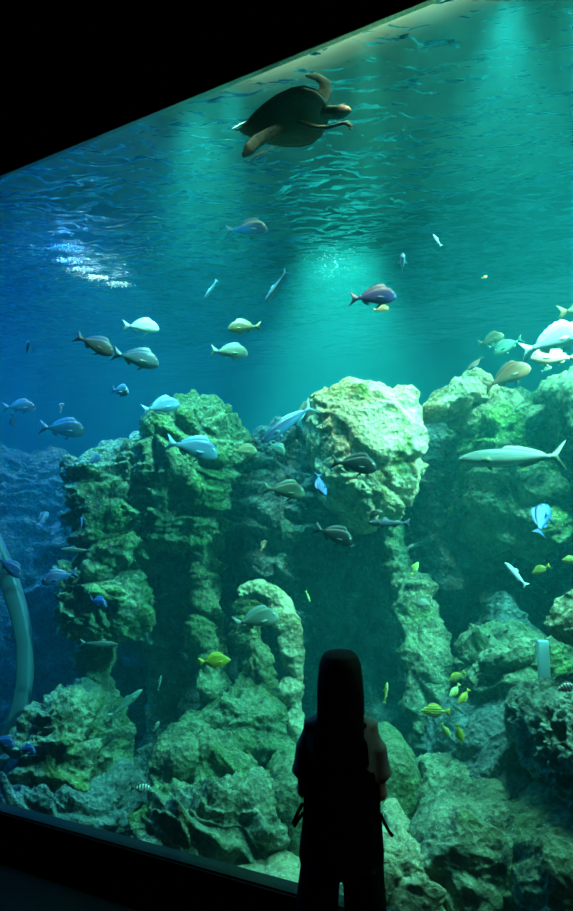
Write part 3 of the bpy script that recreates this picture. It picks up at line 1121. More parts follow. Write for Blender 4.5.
def fish_parts(kind, bend):
    """(name, material slot, verts, faces) of every part of a fish of unit length, head towards +x, back up."""
    key = (kind, bend)
    if key in _fish_cache:
        return _fish_cache[key]
    sp = SP[kind]
    P = []
    v, f = body_vf(sp)
    P.append(('body', 'scale', v, f))
    xt = sp['x'][-1]
    zc = (sp['t'][-1] + sp['b'][-1]) / 2
    out = [(-(a), b + zc) for a, b in sp['tail']]
    v, f = fin_vf([(.02, zc + .03)] + out + [(.02, zc - .03)], .007, org=(.45 - xt, 0, 0))
    P.append(('tail_fin', 'fin', v, f))
    x0, x1, h, spines = sp['dorsal']
    top, base = [], []
    m = 12
    for i in range(m + 1):
        x = x0 + (x1 - x0) * i / m
        z = eval_edge(sp, x, 't')
        e = math.sin(PI * min(1, (i / m) * .75 + .22)) ** .7
        jag = (.82 if (i % 2 and i <= spines) else 1.0)
        if i in (0, m):
            e *= .45
        top.append((.45 - x - .03, z + h * e * jag))
        base.append((.45 - x, z - .012))
    v, f = [], []
    for s in (1, -1):
        for a, b in zip(base, top):
            v += [(a[0], s * .004, a[1]), (b[0], s * .001, b[1])]
    q = 2 * (m + 1)
    for i in range(m):
        a = 2 * i
        f += [(a, a + 1, a + 3, a + 2), (q + a, q + a + 2, q + a + 3, q + a + 1), (a + 1, q + a + 1, q + a + 3, a + 3)]
    f += [(0, q, q + 1, 1), (q - 2, q - 1, 2 * q - 1, 2 * q - 2)]
    P.append(('dorsal_fin', 'fin', v, f))
    x0, x1, h = sp['anal']
    z0, z1 = eval_edge(sp, x0, 'b'), eval_edge(sp, x1, 'b')
    v, f = fin_vf([(.45 - x0, z0 + .012), (.45 - x0 - .05, z0 - h), (.45 - (x0 + x1) / 2 - .05, (z0 + z1) / 2 - h * .7), (.45 - x1 - .03, z1 - h * .3), (.45 - x1, z1 + .012)], .004)
    P.append(('anal_fin', 'fin', v, f))
    px, pl = sp['pelvic']
    z = eval_edge(sp, px, 'b')
    for s in (1, -1):
        ax = ((1, 0, 0), unit((0, s * .35, 1)), unit((0, 1, -s * .35)))
        v, f = fin_vf([(0, .02), (-.02, -.02), (-pl * .9, -pl * .75), (-pl * 1.0, -pl * .45), (-.05, .015)], .004, org=(.45 - px, s * .018, z), ax=ax)
        P.append(('pelvic_fin', 'fin', v, f))
    px, pz, pl = sp['pect']
    w = eval_edge(sp, px, 'w')
    for s in (1, -1):
        ex = unit((1, -s * .45, .18))
        ez = unit((-.15, s * .15, 1))
        ez = unit(ez - ex * np.dot(ex, ez))
        ax = (ex, ez, np.cross(ex, ez))
        v, f = fin_vf([(.01, .012), (-.05, .028), (-pl * .75, .03), (-pl, .0), (-pl * .7, -.028), (-.04, -.022), (.01, -.012)], .004, org=(.45 - px, s * w * .93, pz), ax=ax)
        P.append(('pectoral_fin', 'fin', v, f))
    ex_, ez_, er = sp['eye']
    w = eval_edge(sp, ex_, 'w')
    for s in (1, -1):
        v, f = ball((.45 - ex_, s * (w * .80), ez_), er, er * .75, er, 12, 8)
        P.append(('eye', 'eye', v, f))
        v2, f2 = ball((.45 - ex_, s * (w * .80 + er * .45), ez_), er * .6, er * .42, er * .6, 10, 6)
        P.append(('pupil', 'pupil', v2, f2))
    v, f = tube([(.45 - .002, 0, -.028), (.45 - .03, .0, -.040)], [.006, .006], n=6)
    P.append(('mouth', 'mouth', v, f))
    P = [(n_, s_, [bend_pt(np.asarray(p, float), bend) for p in v_], f_) for n_, s_, v_, f_ in P]
    _fish_cache[key] = P
    return P


_fish_mesh = {}


def fish(kind, label, cat, px, py, length, ang, Y, color, yaw=0, bend=0.0, roll=0.0, group=None):
    """length = how long the fish looks (in photograph pixels when seen side-on), ang = heading in the picture plane, yaw = turned away (+) or towards (-) the glass."""
    Y = max(Y, glass_Y(px) + .32)
    pos = at(px, py, Y)
    L = length * np.linalg.norm(pos - CAM) / 665.0
    c, a, y = math.cos(math.radians(yaw)), math.radians(ang), math.sin(math.radians(yaw))
    vd = unit(pos - CAM)
    rt = unit(np.cross(vd, Zv))
    up = np.cross(rt, vd)
    fw = unit((rt * math.cos(a) + up * math.sin(a)) * c + vd * y)
    u0 = Zv if abs(fw[2]) < .75 else unit(Zv * .35 + up * .2 - vd * .2 + rt * (.9 if math.cos(a) <= 0 else -.9))
    sd = unit(np.cross(u0, fw))
    u1 = np.cross(fw, sd)
    if roll:
        r = math.radians(roll)
        sd, u1 = sd * math.cos(r) + u1 * math.sin(r), u1 * math.cos(r) - sd * math.sin(r)
    M = Matrix(((fw[0], sd[0], u1[0], pos[0]), (fw[1], sd[1], u1[1], pos[1]), (fw[2], sd[2], u1[2], pos[2]), (0, 0, 0, 1)))
    small = length < 17
    parts = fish_parts(kind, bend)
    mats = {'scale': FM[color], 'fin': FINM[color], 'eye': M_eye, 'pupil': M_pupil, 'mouth': M_gill}
    key = (kind, bend, color, small)
    if small:
        if key not in _fish_mesh:
            mb = MB()
            order = ['scale', 'fin', 'eye', 'pupil', 'mouth']
            for n_, s_, v_, f_ in parts:
                mb.add(v_, f_, order.index(s_))
            o = mb.build(kind, [mats[k] for k in order])
            _fish_mesh[key] = o.data
        else:
            o = bpy.data.objects.new(kind, _fish_mesh[key])
            COL.objects.link(o)
        root = o
    else:
        root = empty(kind)
        if key not in _fish_mesh:
            lst, eye = [], None
            for n_, s_, v_, f_ in parts:
                mb = MB().add(v_, f_)
                o = mb.build(n_, mats[s_], root if n_ != 'pupil' else eye)
                if n_ == 'eye':
                    eye = o
                lst.append((n_, o.data))
            _fish_mesh[key] = lst
        else:
            eye = None
            for n_, me in _fish_mesh[key]:
                o = bpy.data.objects.new(n_, me)
                COL.objects.link(o)
                o.parent = root if n_ != 'pupil' else eye
                if n_ == 'eye':
                    eye = o
    root.matrix_world = M @ Matrix.Scale(L, 4)
    tag(root, label, cat, group)
    return root


BR, AJ, SL, OV = 'sea_bream', 'amberjack', 'slender_fish', 'oval_fish'
G1, G2, G3, G4 = 'sea bream swimming in the tank', 'amberjacks', 'slender fish', 'striped yellow shoal'
FISH = [
    # kind, label, category, px, py, length, angle, Y, colour, yaw, bend, group
    (BR, 'small bright white bream swimming just above a grey-blue bream', 'fish', 143, 327, 35, -2, 4.9, 'white', 8, .05, G1),
    (BR, 'brownish bream nosing down with tail raised, beside a grey-blue bream', 'fish', 96, 345, 41, -24, 5.1, 'brown', -10, .15, G1),
    (BR, 'large grey-blue bream under the bright white bream', 'fish', 138, 359, 47, -12, 4.9, 'greyblue', -8, .08, G1),
    (BR, 'pale cyan bream half turned to the glass in dark blue water', 'fish', 120, 391, 27, -8, 4.9, 'paleblue', -48, .1, G1),
    (BR, 'pale blue bream swimming above the top of the green algae rock', 'fish', 163, 407, 39, 14, 5.0, 'paleblue', 8, -.1, G1),
    (BR, 'big pale blue bream across the face of the algae rock', 'fish', 194, 449, 55, -14, 4.7, 'paleblue', -6, .1, G1),
    (BR, 'dim grey bream in deep blue water, higher of two above the distant rock', 'fish', 21, 407, 29, 3, 6.9, 'dim', 5, .1, G1),
    (BR, 'tiny dim fish hanging nose down under a dim grey bream', 'fish', 13, 421, 13, -78, 6.9, 'dim', 0, .1, G1),
    (BR, 'tiny dim fish facing away in the deep blue water beyond the reef', 'fish', 62, 407, 12, 80, 6.9, 'dim', 40, .1, G1),
    (BR, 'dim green-grey bream gliding over the distant rock mass', 'fish', 64, 429, 44, -5, 6.3, 'dim', -5, .2, G1),
    (BR, 'small blue bream hovering at the crest of the rugged reef block', 'fish', 95, 460, 19, 28, 5.2, 'blue', 40, .1, G1),
    (BR, 'small blue bream nose up, in front of the dark gap beside the reef', 'fish', 44, 518, 18, 62, 5.1, 'blue', 35, .1, G1),
    (BR, 'small blue bream turned away, against the rugged reef block', 'fish', 81, 523, 17, 80, 5.1, 'blue', 45, -.1, G1),
    (SL, 'dim grey-green fish passing low across the rugged reef block', 'fish', 75, 550, 29, 178, 5.2, 'dim', 0, .05, G3),
    (BR, 'blue bream diving in front of the top of the curved acrylic arch', 'fish', 10, 568, 29, -40, 5.15, 'blue', -10, .05, G1),
    (BR, 'bright blue bream heading down toward the curved acrylic arch', 'fish', 58, 578, 33, 196, 4.8, 'blue', -5, .12, G1),
    (BR, 'blue bream half turned to the glass before the bulging reef block', 'fish', 98, 603, 25, -22, 5.0, 'blue', -40, .1, G1),
    (SL, 'dim green fish swimming level under the bulging reef block', 'fish', 101, 644, 36, -4, 5.2, 'dim', 0, .05, G3),
    (SL, 'long pale green fish slanting nose up over the dark lower reef', 'fish', 127, 702, 38, 38, 5.1, 'teal', 0, -.05, G3),
    (BR, 'tiny pale fish at the edge of the broad green ledge', 'fish', 157, 726, 10, 62, 4.6, 'pale', 20, .1, G1),
    (SL, 'small dim fish standing upright beside the dim blue rock spur', 'fish', 160, 682, 15, 82, 5.3, 'dim', 20, .1, G3),
    (BR, 'blue bream at the window edge under the foot of the acrylic arch', 'fish', 4, 743, 23, -20, 4.7, 'blue', -20, .1, G1),
    (BR, 'small deep blue bream near the low reef block, tail to the window edge', 'fish', 27, 751, 20, -12, 4.7, 'blue', -35, .1, G1),
    (BR, 'small pale cyan bream lowest at the very edge of the window', 'fish', 3, 758, 11, 0, 4.6, 'paleblue', 0, .1, G1),
    (OV, 'small white fish with dark bars near the layered boulder', 'fish', 142, 788, 18, -3, 4.45, 'barred', 5, .05, 'barred fish'),
    (BR, 'violet-blue bream swimming alone under the turtle', 'fish', 248, 229, 42, 1, 5.3, 'purple', -6, .12, G1),
    (SL, 'small slender pale fish nose down in open water near the green depths', 'fish', 211, 290, 22, 233, 4.9, 'paleblue', 10, .1, G3),
    (SL, 'slender pale blue fish diving steeply beside the light shaft', 'fish', 276, 288, 37, 231, 4.6, 'paleblue', 5, .1, G3),
    (BR, 'tan bream with forked tail, just above a pale green bream', 'fish', 243, 328, 34, 184, 4.7, 'tan', 5, .08, G1),
    (BR, 'pale green bream just below the tan bream', 'fish', 231, 352, 38, -5, 4.7, 'pale', -6, .1, G1),
    (BR, 'dark violet-blue bream crossing the bright light shaft', 'fish', 375, 297, 47, -2, 4.3, 'purple', -6, .08, G1),
    (BR, 'small pale yellow fish half hidden under the violet bream in the light shaft', 'fish', 382, 309, 16, 2, 4.8, 'tan', 0, .1, G1),
    (SL, 'tiny white fish high in open water beyond the light shaft', 'fish', 437, 240, 15, 122, 4.4, 'white', 20, .1, G3),
    (BR, 'small blue-white bream seen from the front with fins spread, above the violet bream', 'fish', 402, 263, 30, 78, 4.3, 'paleblue', -62, .05, G1),
    (OV, 'tiny orange fish alone in the dark teal water', 'fish', 485, 277, 6, 10, 4.3, 'orange', 0, .1, 'orange fish'),
    (BR, 'tan bream leaving the picture, only its forked tail in view', 'fish', 587, 307, 46, 2, 4.3, 'tan', 0, .05, G1),
    (BR, 'grey bream above the pointed rock slab, beside a teal bream', 'fish', 492, 339, 26, 12, 4.9, 'olive', -10, .1, G1),
    (BR, 'small pale bream tucked between the grey bream and the teal bream', 'fish', 498, 344, 18, 15, 5.1, 'teal', 0, .1, G1),
    (BR, 'teal-green bream facing the grey bream', 'fish', 507, 347, 29, 201, 4.8, 'teal', 0, .1, G1),
    (BR, 'small brownish bream nose down above the tip of the rock slab', 'fish', 474, 363, 20, 228, 4.7, 'brown', -20, .15, G1),
    (BR, 'big reddish brown bream resting over the cliff edge', 'fish', 509, 376, 47, 20, 4.6, 'redbrown', -6, .05, G1),
    (BR, 'large white bream at the frame edge, above a pink bream', 'fish', 556, 340, 60, 12, 4.0, 'white', -5, .06, G1),
    (BR, 'pink bream directly under the large white bream', 'fish', 552, 358, 42, 172, 4.2, 'pink', -5, .08, G1),
    (BR, 'tiny pale fish under the pink bream', 'fish', 547, 369, 10, 20, 4.8, 'pale', 0, .1, G1),
    (AJ, 'long blue amberjack diving in front of the hazy reef block', 'fish', 285, 425, 68, 216, 4.5, 'steel', -8, -.08, G2),
    (BR, 'dim yellowish bream behind the head of the diving blue amberjack', 'fish', 245, 451, 28, -2, 5.3, 'tan', -10, .1, G1),
    (BR, 'pale teal bream mostly hidden below the diving blue amberjack', 'fish', 277, 449, 26, -35, 5.0, 'teal', -30, .1, G1),
    (BR, 'olive grey bream swimming level below the blue amberjack', 'fish', 286, 491, 44, -8, 4.6, 'olive', -5, .1, G1),
    (BR, 'plump blue bream nose down on the edge of the pale lit boulder', 'fish', 321, 486, 30, -68, 4.3, 'blue', -42, .1, G1),
    (BR, 'dark brown bream across the middle of the pale lit boulder', 'fish', 356, 465, 48, -10, 4.4, 'dark', -5, .1, G1),
    (BR, 'dark brown bream nosing down under the pale lit boulder', 'fish', 335, 536, 43, -22, 4.5, 'dark', -5, .12, G1),
    (SL, 'silver-grey slender fish by the lower corner of the pale lit boulder', 'fish', 387, 523, 42, 179, 4.3, 'greyblue', 0, .03, G3),
    (BR, 'small orange-tailed fish nose up in the dark reef gap', 'fish', 264, 545, 14, 65, 5.4, 'redbrown', 30, .1, G1),
    (BR, 'little dark fish against the pale lit boulder, above the silver-grey slender fish', 'fish', 374, 515, 15, 40, 4.7, 'dark', 0, .1, G1),
    (AJ, 'large silver amberjack cruising before the green cliff block', 'fish', 505, 458, 98, 179, 4.2, 'silver', 0, .06, G2),
    (SL, 'little dim fish beneath the belly of the silver amberjack', 'fish', 524, 470, 12, 4, 4.9, 'lime', 0, .1, G3),
    (BR, 'dark blue bream with pale tail swimming up and away', 'fish', 541, 520, 42, 68, 4.0, 'blue', 32, -.25, G1),
    (SL, 'pale cyan slender fish with its body bent in a curve', 'fish', 516, 574, 32, 132, 3.9, 'white', 0, .55, G3),
    (OV, 'lone striped yellow fish under the dark blue bream', 'fish', 540, 570, 18, 205, 4.0, 'striped', 0, .08, G4),
    (OV, 'plain pale yellow fish at the frame edge beside a striped fish', 'fish', 570, 560, 16, 182, 3.8, 'lime', 0, .08, G4),
    (OV, 'small lime fish climbing beside the leaning rock limb', 'fish', 415, 568, 15, 62, 4.8, 'lime', 0, .1, G4),
    (BR, 'small pale fish resting against the middle of the leaning rock limb', 'fish', 424, 604, 18, 176, 4.8, 'pale', 0, .1, G1),
    (SL, 'small pale green fish standing upright beside the viewer\'s shoulder', 'fish', 386, 692, 20, 82, 4.0, 'lime', 0, .1, G3),
    (OV, 'topmost striped yellow fish of the shoal', 'fish', 456, 677, 18, 212, 4.1, 'striped', 0, .08, G4),
    (OV, 'yellow fish directly under the topmost striped fish of the shoal', 'fish', 454, 691, 16, 235, 4.15, 'lime', 0, .08, G4),
    (OV, 'bright yellow fish with tail up, at the outer side of the shoal', 'fish', 463, 697, 17, 236, 4.05, 'yellow', 0, .08, G4),
    (OV, 'largest striped yellow fish of the shoal, swimming level', 'fish', 434, 711, 27, 181, 4.0, 'striped', -10, .1, G4),
    (SL, 'thin pale fish curving through the middle of the yellow shoal', 'fish', 459, 709, 18, 150, 4.2, 'teal', 0, .4, G3),
    (OV, 'yellow fish nose down at the bottom of the shoal, under the largest striped one', 'fish', 446, 731, 16, -58, 4.1, 'lime', 20, .08, G4),
    (OV, 'dim yellow fish hanging nose down, lowest in the shoal', 'fish', 460, 734, 18, -74, 4.15, 'yellow', 20, .08, G4),
    (OV, 'black and white barred fish above the porous rock', 'fish', 567, 687, 19, 202, 3.35, 'barred', 0, .08, 'barred fish'),
    (BR, 'silver-white bream in front of the rock arch', 'fish', 258, 620, 47, 10, 4.5, 'pale', -6, .1, G1),
    (OV, 'lone bright yellow oval fish in front of a green rock spur', 'fish', 216, 661, 32, 4, 4.6, 'yellow', -5, .06, 'yellow fish'),
    (SL, 'tiny pale fish nose down between rock arch and viewer', 'fish', 308, 597, 12, -68, 4.8, 'lime', 0, .1, G3),
    (BR, 'small dim fish with fins spread, seen head on in deep blue water', 'fish', 27, 348, 22, 78, 6.0, 'dim', -55, .05, G1),
]
for kind, label, cat, px, py, ln, ang, Y, colr, yaw, bd, grp in FISH:
    fish(kind, label, cat, px, py, ln, ang, Y, colr, yaw, bd, 0, grp)

# ------------------------------------------------------------------ sea turtle
M_turtle, nt, out = new_mat('turtle_skin')
p = nt.nodes.new('ShaderNodeBsdfPrincipled')
p.inputs['Roughness'].default_value = .55
tc = nt.nodes.new('ShaderNodeTexCoord')
vo = nt.nodes.new('ShaderNodeTexVoronoi')
vo.feature = 'DISTANCE_TO_EDGE'
vo.inputs['Scale'].default_value = 22
r = nt.nodes.new('ShaderNodeValToRGB')
r.color_ramp.elements[0].position, r.color_ramp.elements[1].position = .02, .10
r.color_ramp.elements[0].color = (.050, .045, .022, 1)
r.color_ramp.elements[1].color = (.016, .016, .008, 1)
lk(nt, tc.outputs['Object'], vo.inputs['Vector'])
lk(nt, vo.outputs['Distance'], r.inputs['Fac'])
lk(nt, r.outputs['Color'], p.inputs['Base Color'])
bp = nt.nodes.new('ShaderNodeBump')
bp.inputs['Strength'].default_value = .4
bp.inputs['Distance'].default_value = .01
lk(nt, vo.outputs['Distance'], bp.inputs['Height'])
lk(nt, bp.outputs['Normal'], p.inputs['Normal'])
lk(nt, p.outputs['BSDF'], out.inputs['Surface'])
M_shell = plain('turtle_shell', (.022, .019, .008), .5, noise=.5, scale=14, bump=.4)
M_belly = plain('turtle_belly', (.020, .026, .012), .7, noise=.3, scale=10, bump=.2)


def turtle():
    Y = 4.12
    org = at(290, 120, Y)
    k = Y / 657.0                         # metres per photograph pixel there
    fw = unit((1, -.06, .20))             # heading
    up = unit((-.10, .62, .78))           # the back is rolled away from the glass
    up = unit(up - fw * np.dot(up, fw))
    sd = np.cross(up, fw)                 # its own left side
    def loc(px, py, dy=0.0):
        return at(px, py, Y + dy) - org
    mb = MB()
    # shell and trunk: rings from tail to neck
    L = 86 * k
    C, A, B = [], [], []
    for t, hw, ht in ((-.66, .02, .01), (-.61, .055, .025), (-.48, .14, .055), (-.32, .225, .09), (-.12, .300, .125), (.08, .338, .145), (.24, .335, .14), (.37, .275, .11), (.45, .19, .08), (.50, .11, .055), (.515, .04, .02)):
        C.append(fw * t * L)
        A.append(sd * hw * L)
        B.append(up * ht * L)
    v, f = loft(C, A, B, 28)
    # flatten the belly side, keep the dome above
    v = [q - up * (min(0, np.dot(q, up)) * .45) for q in v]
    mb.add(v, f[:])
    # neck and head
    hd = loc(341, 112, -.06)
    nb = fw * L * .42 + up * .01
    mb.add(*tube([nb, nb * .55 + hd * .45 , hd - fw * .02], [8 * k, 7 * k, 7.0 * k], n=16))
    head = [hd + fw * (x * k) + up * (z * k) for x, z in ((-7, 0), (-3, .6), (2, .5), (6, -.3), (9.5, -1.6), (11, -2.4))]
    mb.add(*tube(head, [6.6 * k, 7.6 * k, 7.2 * k, 5.6 * k, 3.4 * k, 1.6 * k], up, .88, 16))
    # front flippers
    far = [loc(311, 114, .10), loc(319, 104, .13), loc(325, 92, .15), loc(325, 83, .15), loc(317, 77, .14), loc(306, 75.5, .12)]
    mb.add(*tube(far, [7 * k, 8 * k, 8.8 * k, 8.2 * k, 6.2 * k, 2.8 * k], unit((.2, -1, .1)), .30, 16))
    near = [loc(300, 122, -.05), loc(316, 127, -.14), loc(328, 127.5, -.20), loc(338, 124.5, -.27), (loc(346, 122.5, -.28)), loc(351, 126, -.30), loc(351, 130, -.31)]
    mb.add(*tube(near, [6 * k, 6 * k, 6 * k, 5.2 * k, 5 * k, 4.2 * k, 2 * k], unit((.1, -.8, .6)), .36, 16))
    # hind flippers and tail
    hind = [loc(272, 114, .05), loc(260, 118, .12), loc(250, 121, .20), loc(240, 125, .24), loc(232, 129, .26)]
    mb.add(*tube(hind, [6 * k, 7 * k, 6.5 * k, 4.5 * k, 2 * k], unit((.1, -.7, .6)), .32, 14))
    hind = [loc(282, 128, -.04), loc(270, 134, -.10), loc(257, 141, -.16), loc(249, 149, -.22), loc(243, 156, -.24)]
    mb.add(*tube(hind, [6 * k, 7 * k, 7 * k, 6.5 * k, 3 * k], unit((.3, -.8, -.4)), .32, 14))
    mb.add(*tube([loc(256, 124, 0), loc(244, 127, .0), loc(236, 131, 0)], [4 * k, 2.4 * k, .8 * k], n=10))
    # thin pale trailing edge of the near hind flipper, with the lamp light painted on
    o = mb.build('body', M_turtle)
    freeze(o, .008, 2)
    root = empty('sea_turtle', org)
    o.parent = root
    # shell: domed carapace with scutes, seated on the body, and belly plate
    v, f = loft([c + up * .006 for c in C], [a * 1.07 for a in A], [b * 1.10 for b in B], 32)
    v = [q - up * (min(0, np.dot(q - up * .012, up)) * .97) for q in v]
    v2 = []
    for q in v:
        lx, ly = np.dot(q, fw) / L, np.dot(q, sd) / L
        d = max(0, np.dot(q, up))
        r_ = .06 * k * 40 * 0
        v2.append(q + up * d * (.05 * math.cos(lx * 2 * PI * 5) * (1 if abs(ly) < .14 else .5)))
    mesh_obj('carapace', v2, f, M_shell, root)
    v, f = loft([c * .94 - up * .004 for c in C], [a * .80 for a in A], [b * .63 for b in B], 28)
    v = [q - up * (max(0, np.dot(q, up)) * .95) for q in v]
    mesh_obj('belly_plate', v, f, M_belly, root)
    pale = plain('painted_lit_flipper_edge', (.22, .30, .40), .5, noise=.2, scale=30)  # lamp light on the dark flipper, put into the colour
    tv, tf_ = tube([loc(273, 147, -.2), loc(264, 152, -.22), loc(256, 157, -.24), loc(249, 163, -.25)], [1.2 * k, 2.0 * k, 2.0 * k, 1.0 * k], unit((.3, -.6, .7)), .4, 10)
    tag(mesh_obj('flipper_edge', tv, tf_, pale, root), 'hind flipper edge, lamp light painted pale blue')
    for s in (1, -1):
        e = hd + fw * 4.5 * k + up * 1.8 * k + sd * s * 5.6 * k
        mesh_obj('eye', *ball(e, 1.5 * k, 1.5 * k, 1.5 * k, 12, 8), M_pupil, root)
    tag(root, 'dark sea turtle with one flipper raised, gliding under the water surface', 'turtle')
turtle()

# ------------------------------------------------------------------ the viewer
M_skin = plain('skin', (.50, .34, .26), .55, noise=.08, scale=30)
M_hair = plain('black_hair', (.010, .008, .008), .75, noise=.3, scale=120, bump=.3, spec=.1)
M_shirt = plain('grey_beige_tshirt', (.20, .205, .17), .9, noise=.08, scale=200, bump=.2, spec=.1)
M_overall = plain('black_overalls', (.006, .006, .007), .95, noise=.2, scale=200, bump=.2, spec=.05)
M_shoe = plain('dark_shoe', (.015, .015, .016), .7, spec=.2)
M_white = plain('eye_white', (.7, .7, .68), .3)
M_lip = plain('lip', (.40, .16, .14), .5)


def person():
    base = at(340.5, 700, 2.7)
    root = empty('person', (base[0], base[1], 0))
    root.rotation_euler = (0, 0, math.radians(-6))
    root.scale = (1.007,) * 3
    # local frame: x to her right hand seen from behind, y forward to the glass, z up
    X, Yv = np.array([1., 0, 0]), np.array([0, 1., 0])

    def ell(rows, n=24):
        """rows: (z, centre x, centre y, half width, half depth)"""
        return loft([(c, d, z) for z, c, d, w, h in rows], [X * w for _, _, _, w, h in rows], [Yv * h for _, _, _, w, h in rows], n)

    # ---- body: one continuous surface
    mb = MB()
    mb.add(*ell([(.80, 0, 0, .11, .085), (.82, 0, 0, .145, .105), (.84, 0, 0, .158, .110), (.94, 0, 0, .132, .092), (1.00, 0, .005, .122, .086), (1.10, 0, .01, .135, .098), (1.20, 0, .01, .142, .100), (1.28, 0, 0, .135, .080), (1.325, 0, -.005, .085, .060), (1.35, 0, -.005, .05, .05)]))
    mb.add(*ell([(1.30, 0, -.005, .060, .058), (1.36, 0, .0, .050, .052), (1.42, 0, .010, .050, .055)]))
    # head
    mb.add(*ell([(1.375, 0, .050, .018, .022), (1.390, 0, .042, .042, .046), (1.415, 0, .030, .058, .068), (1.450, 0, .020, .067, .082), (1.490, 0, .014, .073, .092), (1.530, 0, .010, .074, .094), (1.560, 0, .006, .064, .082), (1.580, 0, .002, .044, .058), (1.592, 0, 0, .018, .024)]))
    mb.add(*tube([(0, .103, 1.500), (0, .116, 1.475), (0, .127, 1.455), (0, .112, 1.447)], [.007, .010, .014, .010], n=10))   # nose
    mb.add(*tube([(-.022, .096, 1.424), (0, .104, 1.426), (.022, .096, 1.424)], [.004, .007, .004], n=8))                  # mouth
    for s in (-1, 1):
        mb.add(*tube([(s * .072, .002, 1.495), (s * .080, -.008, 1.480), (s * .077, -.004, 1.455)], [.012, .014, .009], X, .5, 10))   # ears
        # legs
        mb.add(*tube([(s * .078, 0, .86), (s * .085, .005, .72), (s * .088 - .006, .01, .46), (s * .096, -.01, .30), (s * .096, -.01, .10)], [.076, .064, .052, .050, .036], n=18))
        mb.add(*tube([(s * .094, -.035, .05), (s * .097, .05, .045), (s * .100, .14, .032)], [.034, .036, .026], n=12))
        # arms: upper arm down, forearm forward and in, hands held together before the chest
        sh, el = (s * .114, -.005, 1.272), (s * .146, .03, 1.060)
        wr = (s * .070, .215, 1.130)
        mb.add(*tube([(s * .090, -.005, 1.290), sh, (s * .136, .01, 1.17), el], [.030, .030, .031, .031], n=14))
        mb.add(*tube([el, (s * .115, .125, 1.085), wr], [.036, .032, .023], n=14))
        # palm and fingers curled over each other
        pc = np.array([s * .045, .262, 1.152])
        mb.add(*tube([wr, (np.array(wr) + pc) / 2, pc, pc + np.array([-s * .018, .020, .012])], [.022, .030, .034, .028], unit((s * .75, .5, -.2)), .42, 12))
        for i, (ln, dz) in enumerate(((.062, .026), (.072, .009), (.067, -.009), (.050, -.026))):
            b = pc + np.array([-s * .010, .018, .010 + dz])
            k1 = b + np.array([-s * .020, ln * .36, .004])
            k2 = k1 + np.array([-s * ln * .34, ln * .10, -.002])
            k3 = k2 + np.array([-s * ln * .22, -ln * .20, -.004])
            mb.add(*tube([b, k1, k2, k3], [.0092, .0088, .0082, .0070], n=8))
        tb = pc + np.array([-s * .004, -.016, .022])
        mb.add(*tube([tb, tb + np.array([-s * .016, .008, .026]), tb + np.array([-s * .030, .024, .038])], [.0115, .0105, .0085], n=8))
    body = mb.build('body', M_skin)
    freeze(body, .0055, 2)
    body.parent = root
    for s in (-1, 1):
        e = mesh_obj('eye', *ball((s * .030, .086, 1.490), .011, .010, .0065, 12, 8), M_white, root)
        mesh_obj('pupil', *ball((s * .030, .0945, 1.490), .0052, .003, .0052, 10, 6), M_pupil, e)
    # ---- hair: cap with a long straight fall to the shoulders
    mb = MB()
    mb.add(*ell([(1.606, 0, -.004, .022, .028), (1.600, 0, -.004, .050, .062), (1.584, 0, -.004, .070, .090), (1.548, 0, -.010, .084, .102), (1.500, 0, -.030, .087, .086), (1.46, 0, -.042, .090, .076), (1.40, 0, -.050, .090, .068), (1.34, 0, -.060, .091, .060), (1.28, 0, -.075, .090, .046), (1.22, .0, -.090, .090, .032), (1.19, 0, -.094, .080, .024)][::-1], 32))
    for s in (-1, 1):
        mb.add(*tube([(s * .050, .055, 1.560), (s * .077, .045, 1.50), (s * .083, .030, 1.42), (s * .085, .020, 1.36), (s * .078, .050, 1.30)], [.022, .020, .018, .016, .010], X, .6, 12))
    mb.add(*tube([(-.056, .070, 1.545), (-.03, .086, 1.550), (0, .092, 1.552), (.03, .086, 1.550), (.056, .070, 1.545)], [.020, .021, .021, .021, .020], Zv, 1.0, 10))
    hair = mb.build('hair', M_hair)
    freeze(hair, .006, 3)
    hair.parent = root
    for s in (-1, 1):
        mesh_obj('eyebrow', *tube([(s * .018, .100, 1.507), (s * .032, .099, 1.511), (s * .046, .090, 1.507)], [.002, .003, .0015], n=6), M_hair, root)
    mesh_obj('lips', *tube([(-.020, .0975, 1.424), (0, .1065, 1.425), (.020, .0975, 1.424)], [.003, .0062, .003], n=8), M_lip, root)
    # ---- t-shirt: torso and wide elbow-length sleeves
    mb = MB()
    mb.add(*ell([(.96, 0, 0, .140, .100), (1.05, 0, .008, .142, .104), (1.15, 0, .01, .150, .110), (1.24, 0, .005, .150, .100), (1.29, 0, -.004, .144, .082), (1.335, 0, -.005, .132, .068), (1.355, 0, -.005, .104, .060), (1.366, 0, -.005, .066, .052)]))
    for s in (-1, 1):
        mb.add(*tube([(s * .07, -.005, 1.318), (s * .110, -.005, 1.312), (s * .130, .0, 1.24), (s * .136, .010, 1.18), (s * .142, .014, 1.135)], [.036, .044, .047, .048, .055], n=20))
    # a fold over each shoulder blade
    shirt = mb.build('t_shirt', M_shirt)
    freeze(shirt, .006, 4)
    shirt.parent = root
    # ---- black overalls: bib back, straps, wide straight trousers
    mb = MB()
    mb.add(*ell([(.80, -.004, 0, .154, .116), (.83, -.004, 0, .162, .122), (.87, -.003, 0, .162, .122), (.95, 0, 0, .154, .112), (1.02, 0, .004, .149, .109), (1.10, 0, .008, .150, .113), (1.16, 0, .008, .146, .115), (1.20, 0, .006, .128, .114), (1.235, 0, .004, .108, .108)]))
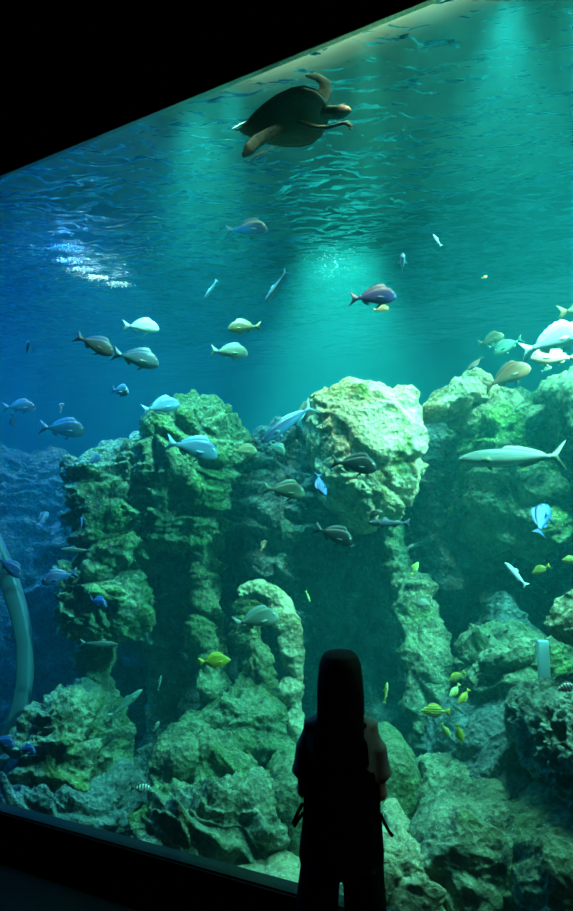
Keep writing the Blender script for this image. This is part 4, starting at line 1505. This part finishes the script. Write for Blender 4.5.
    for s in (-1, 1):
        mb.add(*ell([(.03, s * .104 - .010, .01, .088, .098), (.20, s * .101 - .010, .005, .085, .097), (.45, s * .096 - .010, 0, .083, .096), (.60, s * .092 - .008, 0, .079, .098), (.70, s * .089 - .006, 0, .080, .102), (.765, s * .084 - .004, 0, .078, .108), (.83, s * .076, 0, .080, .112)]))
        for yy in (1,):
            mb.add(*tube([(s * .085, -.100, 1.20), (s * .080, -.094, 1.28), (s * .080, -.055, 1.330), (s * .080, .01, 1.342), (s * .078, .07, 1.30), (s * .075, .108, 1.21)], [.024] * 6, None, .55, 10))
    ov = mb.build('overalls', M_overall)
    freeze(ov, .0065, 3)
    ov.parent = root
    # ---- tie straps hanging at the waist
    mesh_obj('tie_strap', *tube([(-.150, -.02, 1.030), (-.166, -.035, 1.005), (-.184, -.045, .968), (-.181, -.048, .958), (-.166, -.045, .980), (-.148, -.03, 1.000)], [.007] * 6, Yv, .6, 8), M_overall, root)
    mesh_obj('tie_strap', *tube([(.148, -.02, 1.005), (.160, -.04, .982), (.176, -.052, .958), (.188, -.058, .945)], [.006, .006, .006, .007], Yv, .6, 8), M_overall, root)
    # ---- shoes
    for s in (-1, 1):
        mb = MB()
        mb.add(*tube([(s * .095, -.055, .045), (s * .097, .03, .045), (s * .101, .12, .036), (s * .103, .165, .030)], [.040, .045, .044, .030], Zv, .95, 14))
        mb.add(*ell([(.0, s * .098, .06, .044, .135), (.02, s * .098, .06, .046, .137)], 20))
        sh = mb.build('shoe', M_shoe)
        freeze(sh, .006, 1)
        sh.parent = root
    tag(root, 'person with long black hair in black overalls standing before the tank, back turned', 'person')
person()


# ------------------------------------------------------------------ render look
w = bpy.data.worlds.new('world')
S.world = w
w.use_nodes = True
w.node_tree.nodes['Background'].inputs[0].default_value = (0, 0, 0, 1)
w.node_tree.nodes['Background'].inputs[1].default_value = 0
S.view_settings.view_transform = 'Standard'
S.view_settings.look = 'None'
S.view_settings.gamma = 1
S.view_settings.exposure = 0.0
S.view_settings.use_curve_mapping = False
cy = S.cycles
cy.use_denoising = True
cy.max_bounces = 8
cy.diffuse_bounces = 2
cy.glossy_bounces = 3
cy.transmission_bounces = 4
cy.volume_bounces = 3
cy.transparent_max_bounces = 16
cy.sample_clamp_indirect = 4
cy.sample_clamp_direct = 0
cy.caustics_reflective = False
cy.caustics_refractive = False
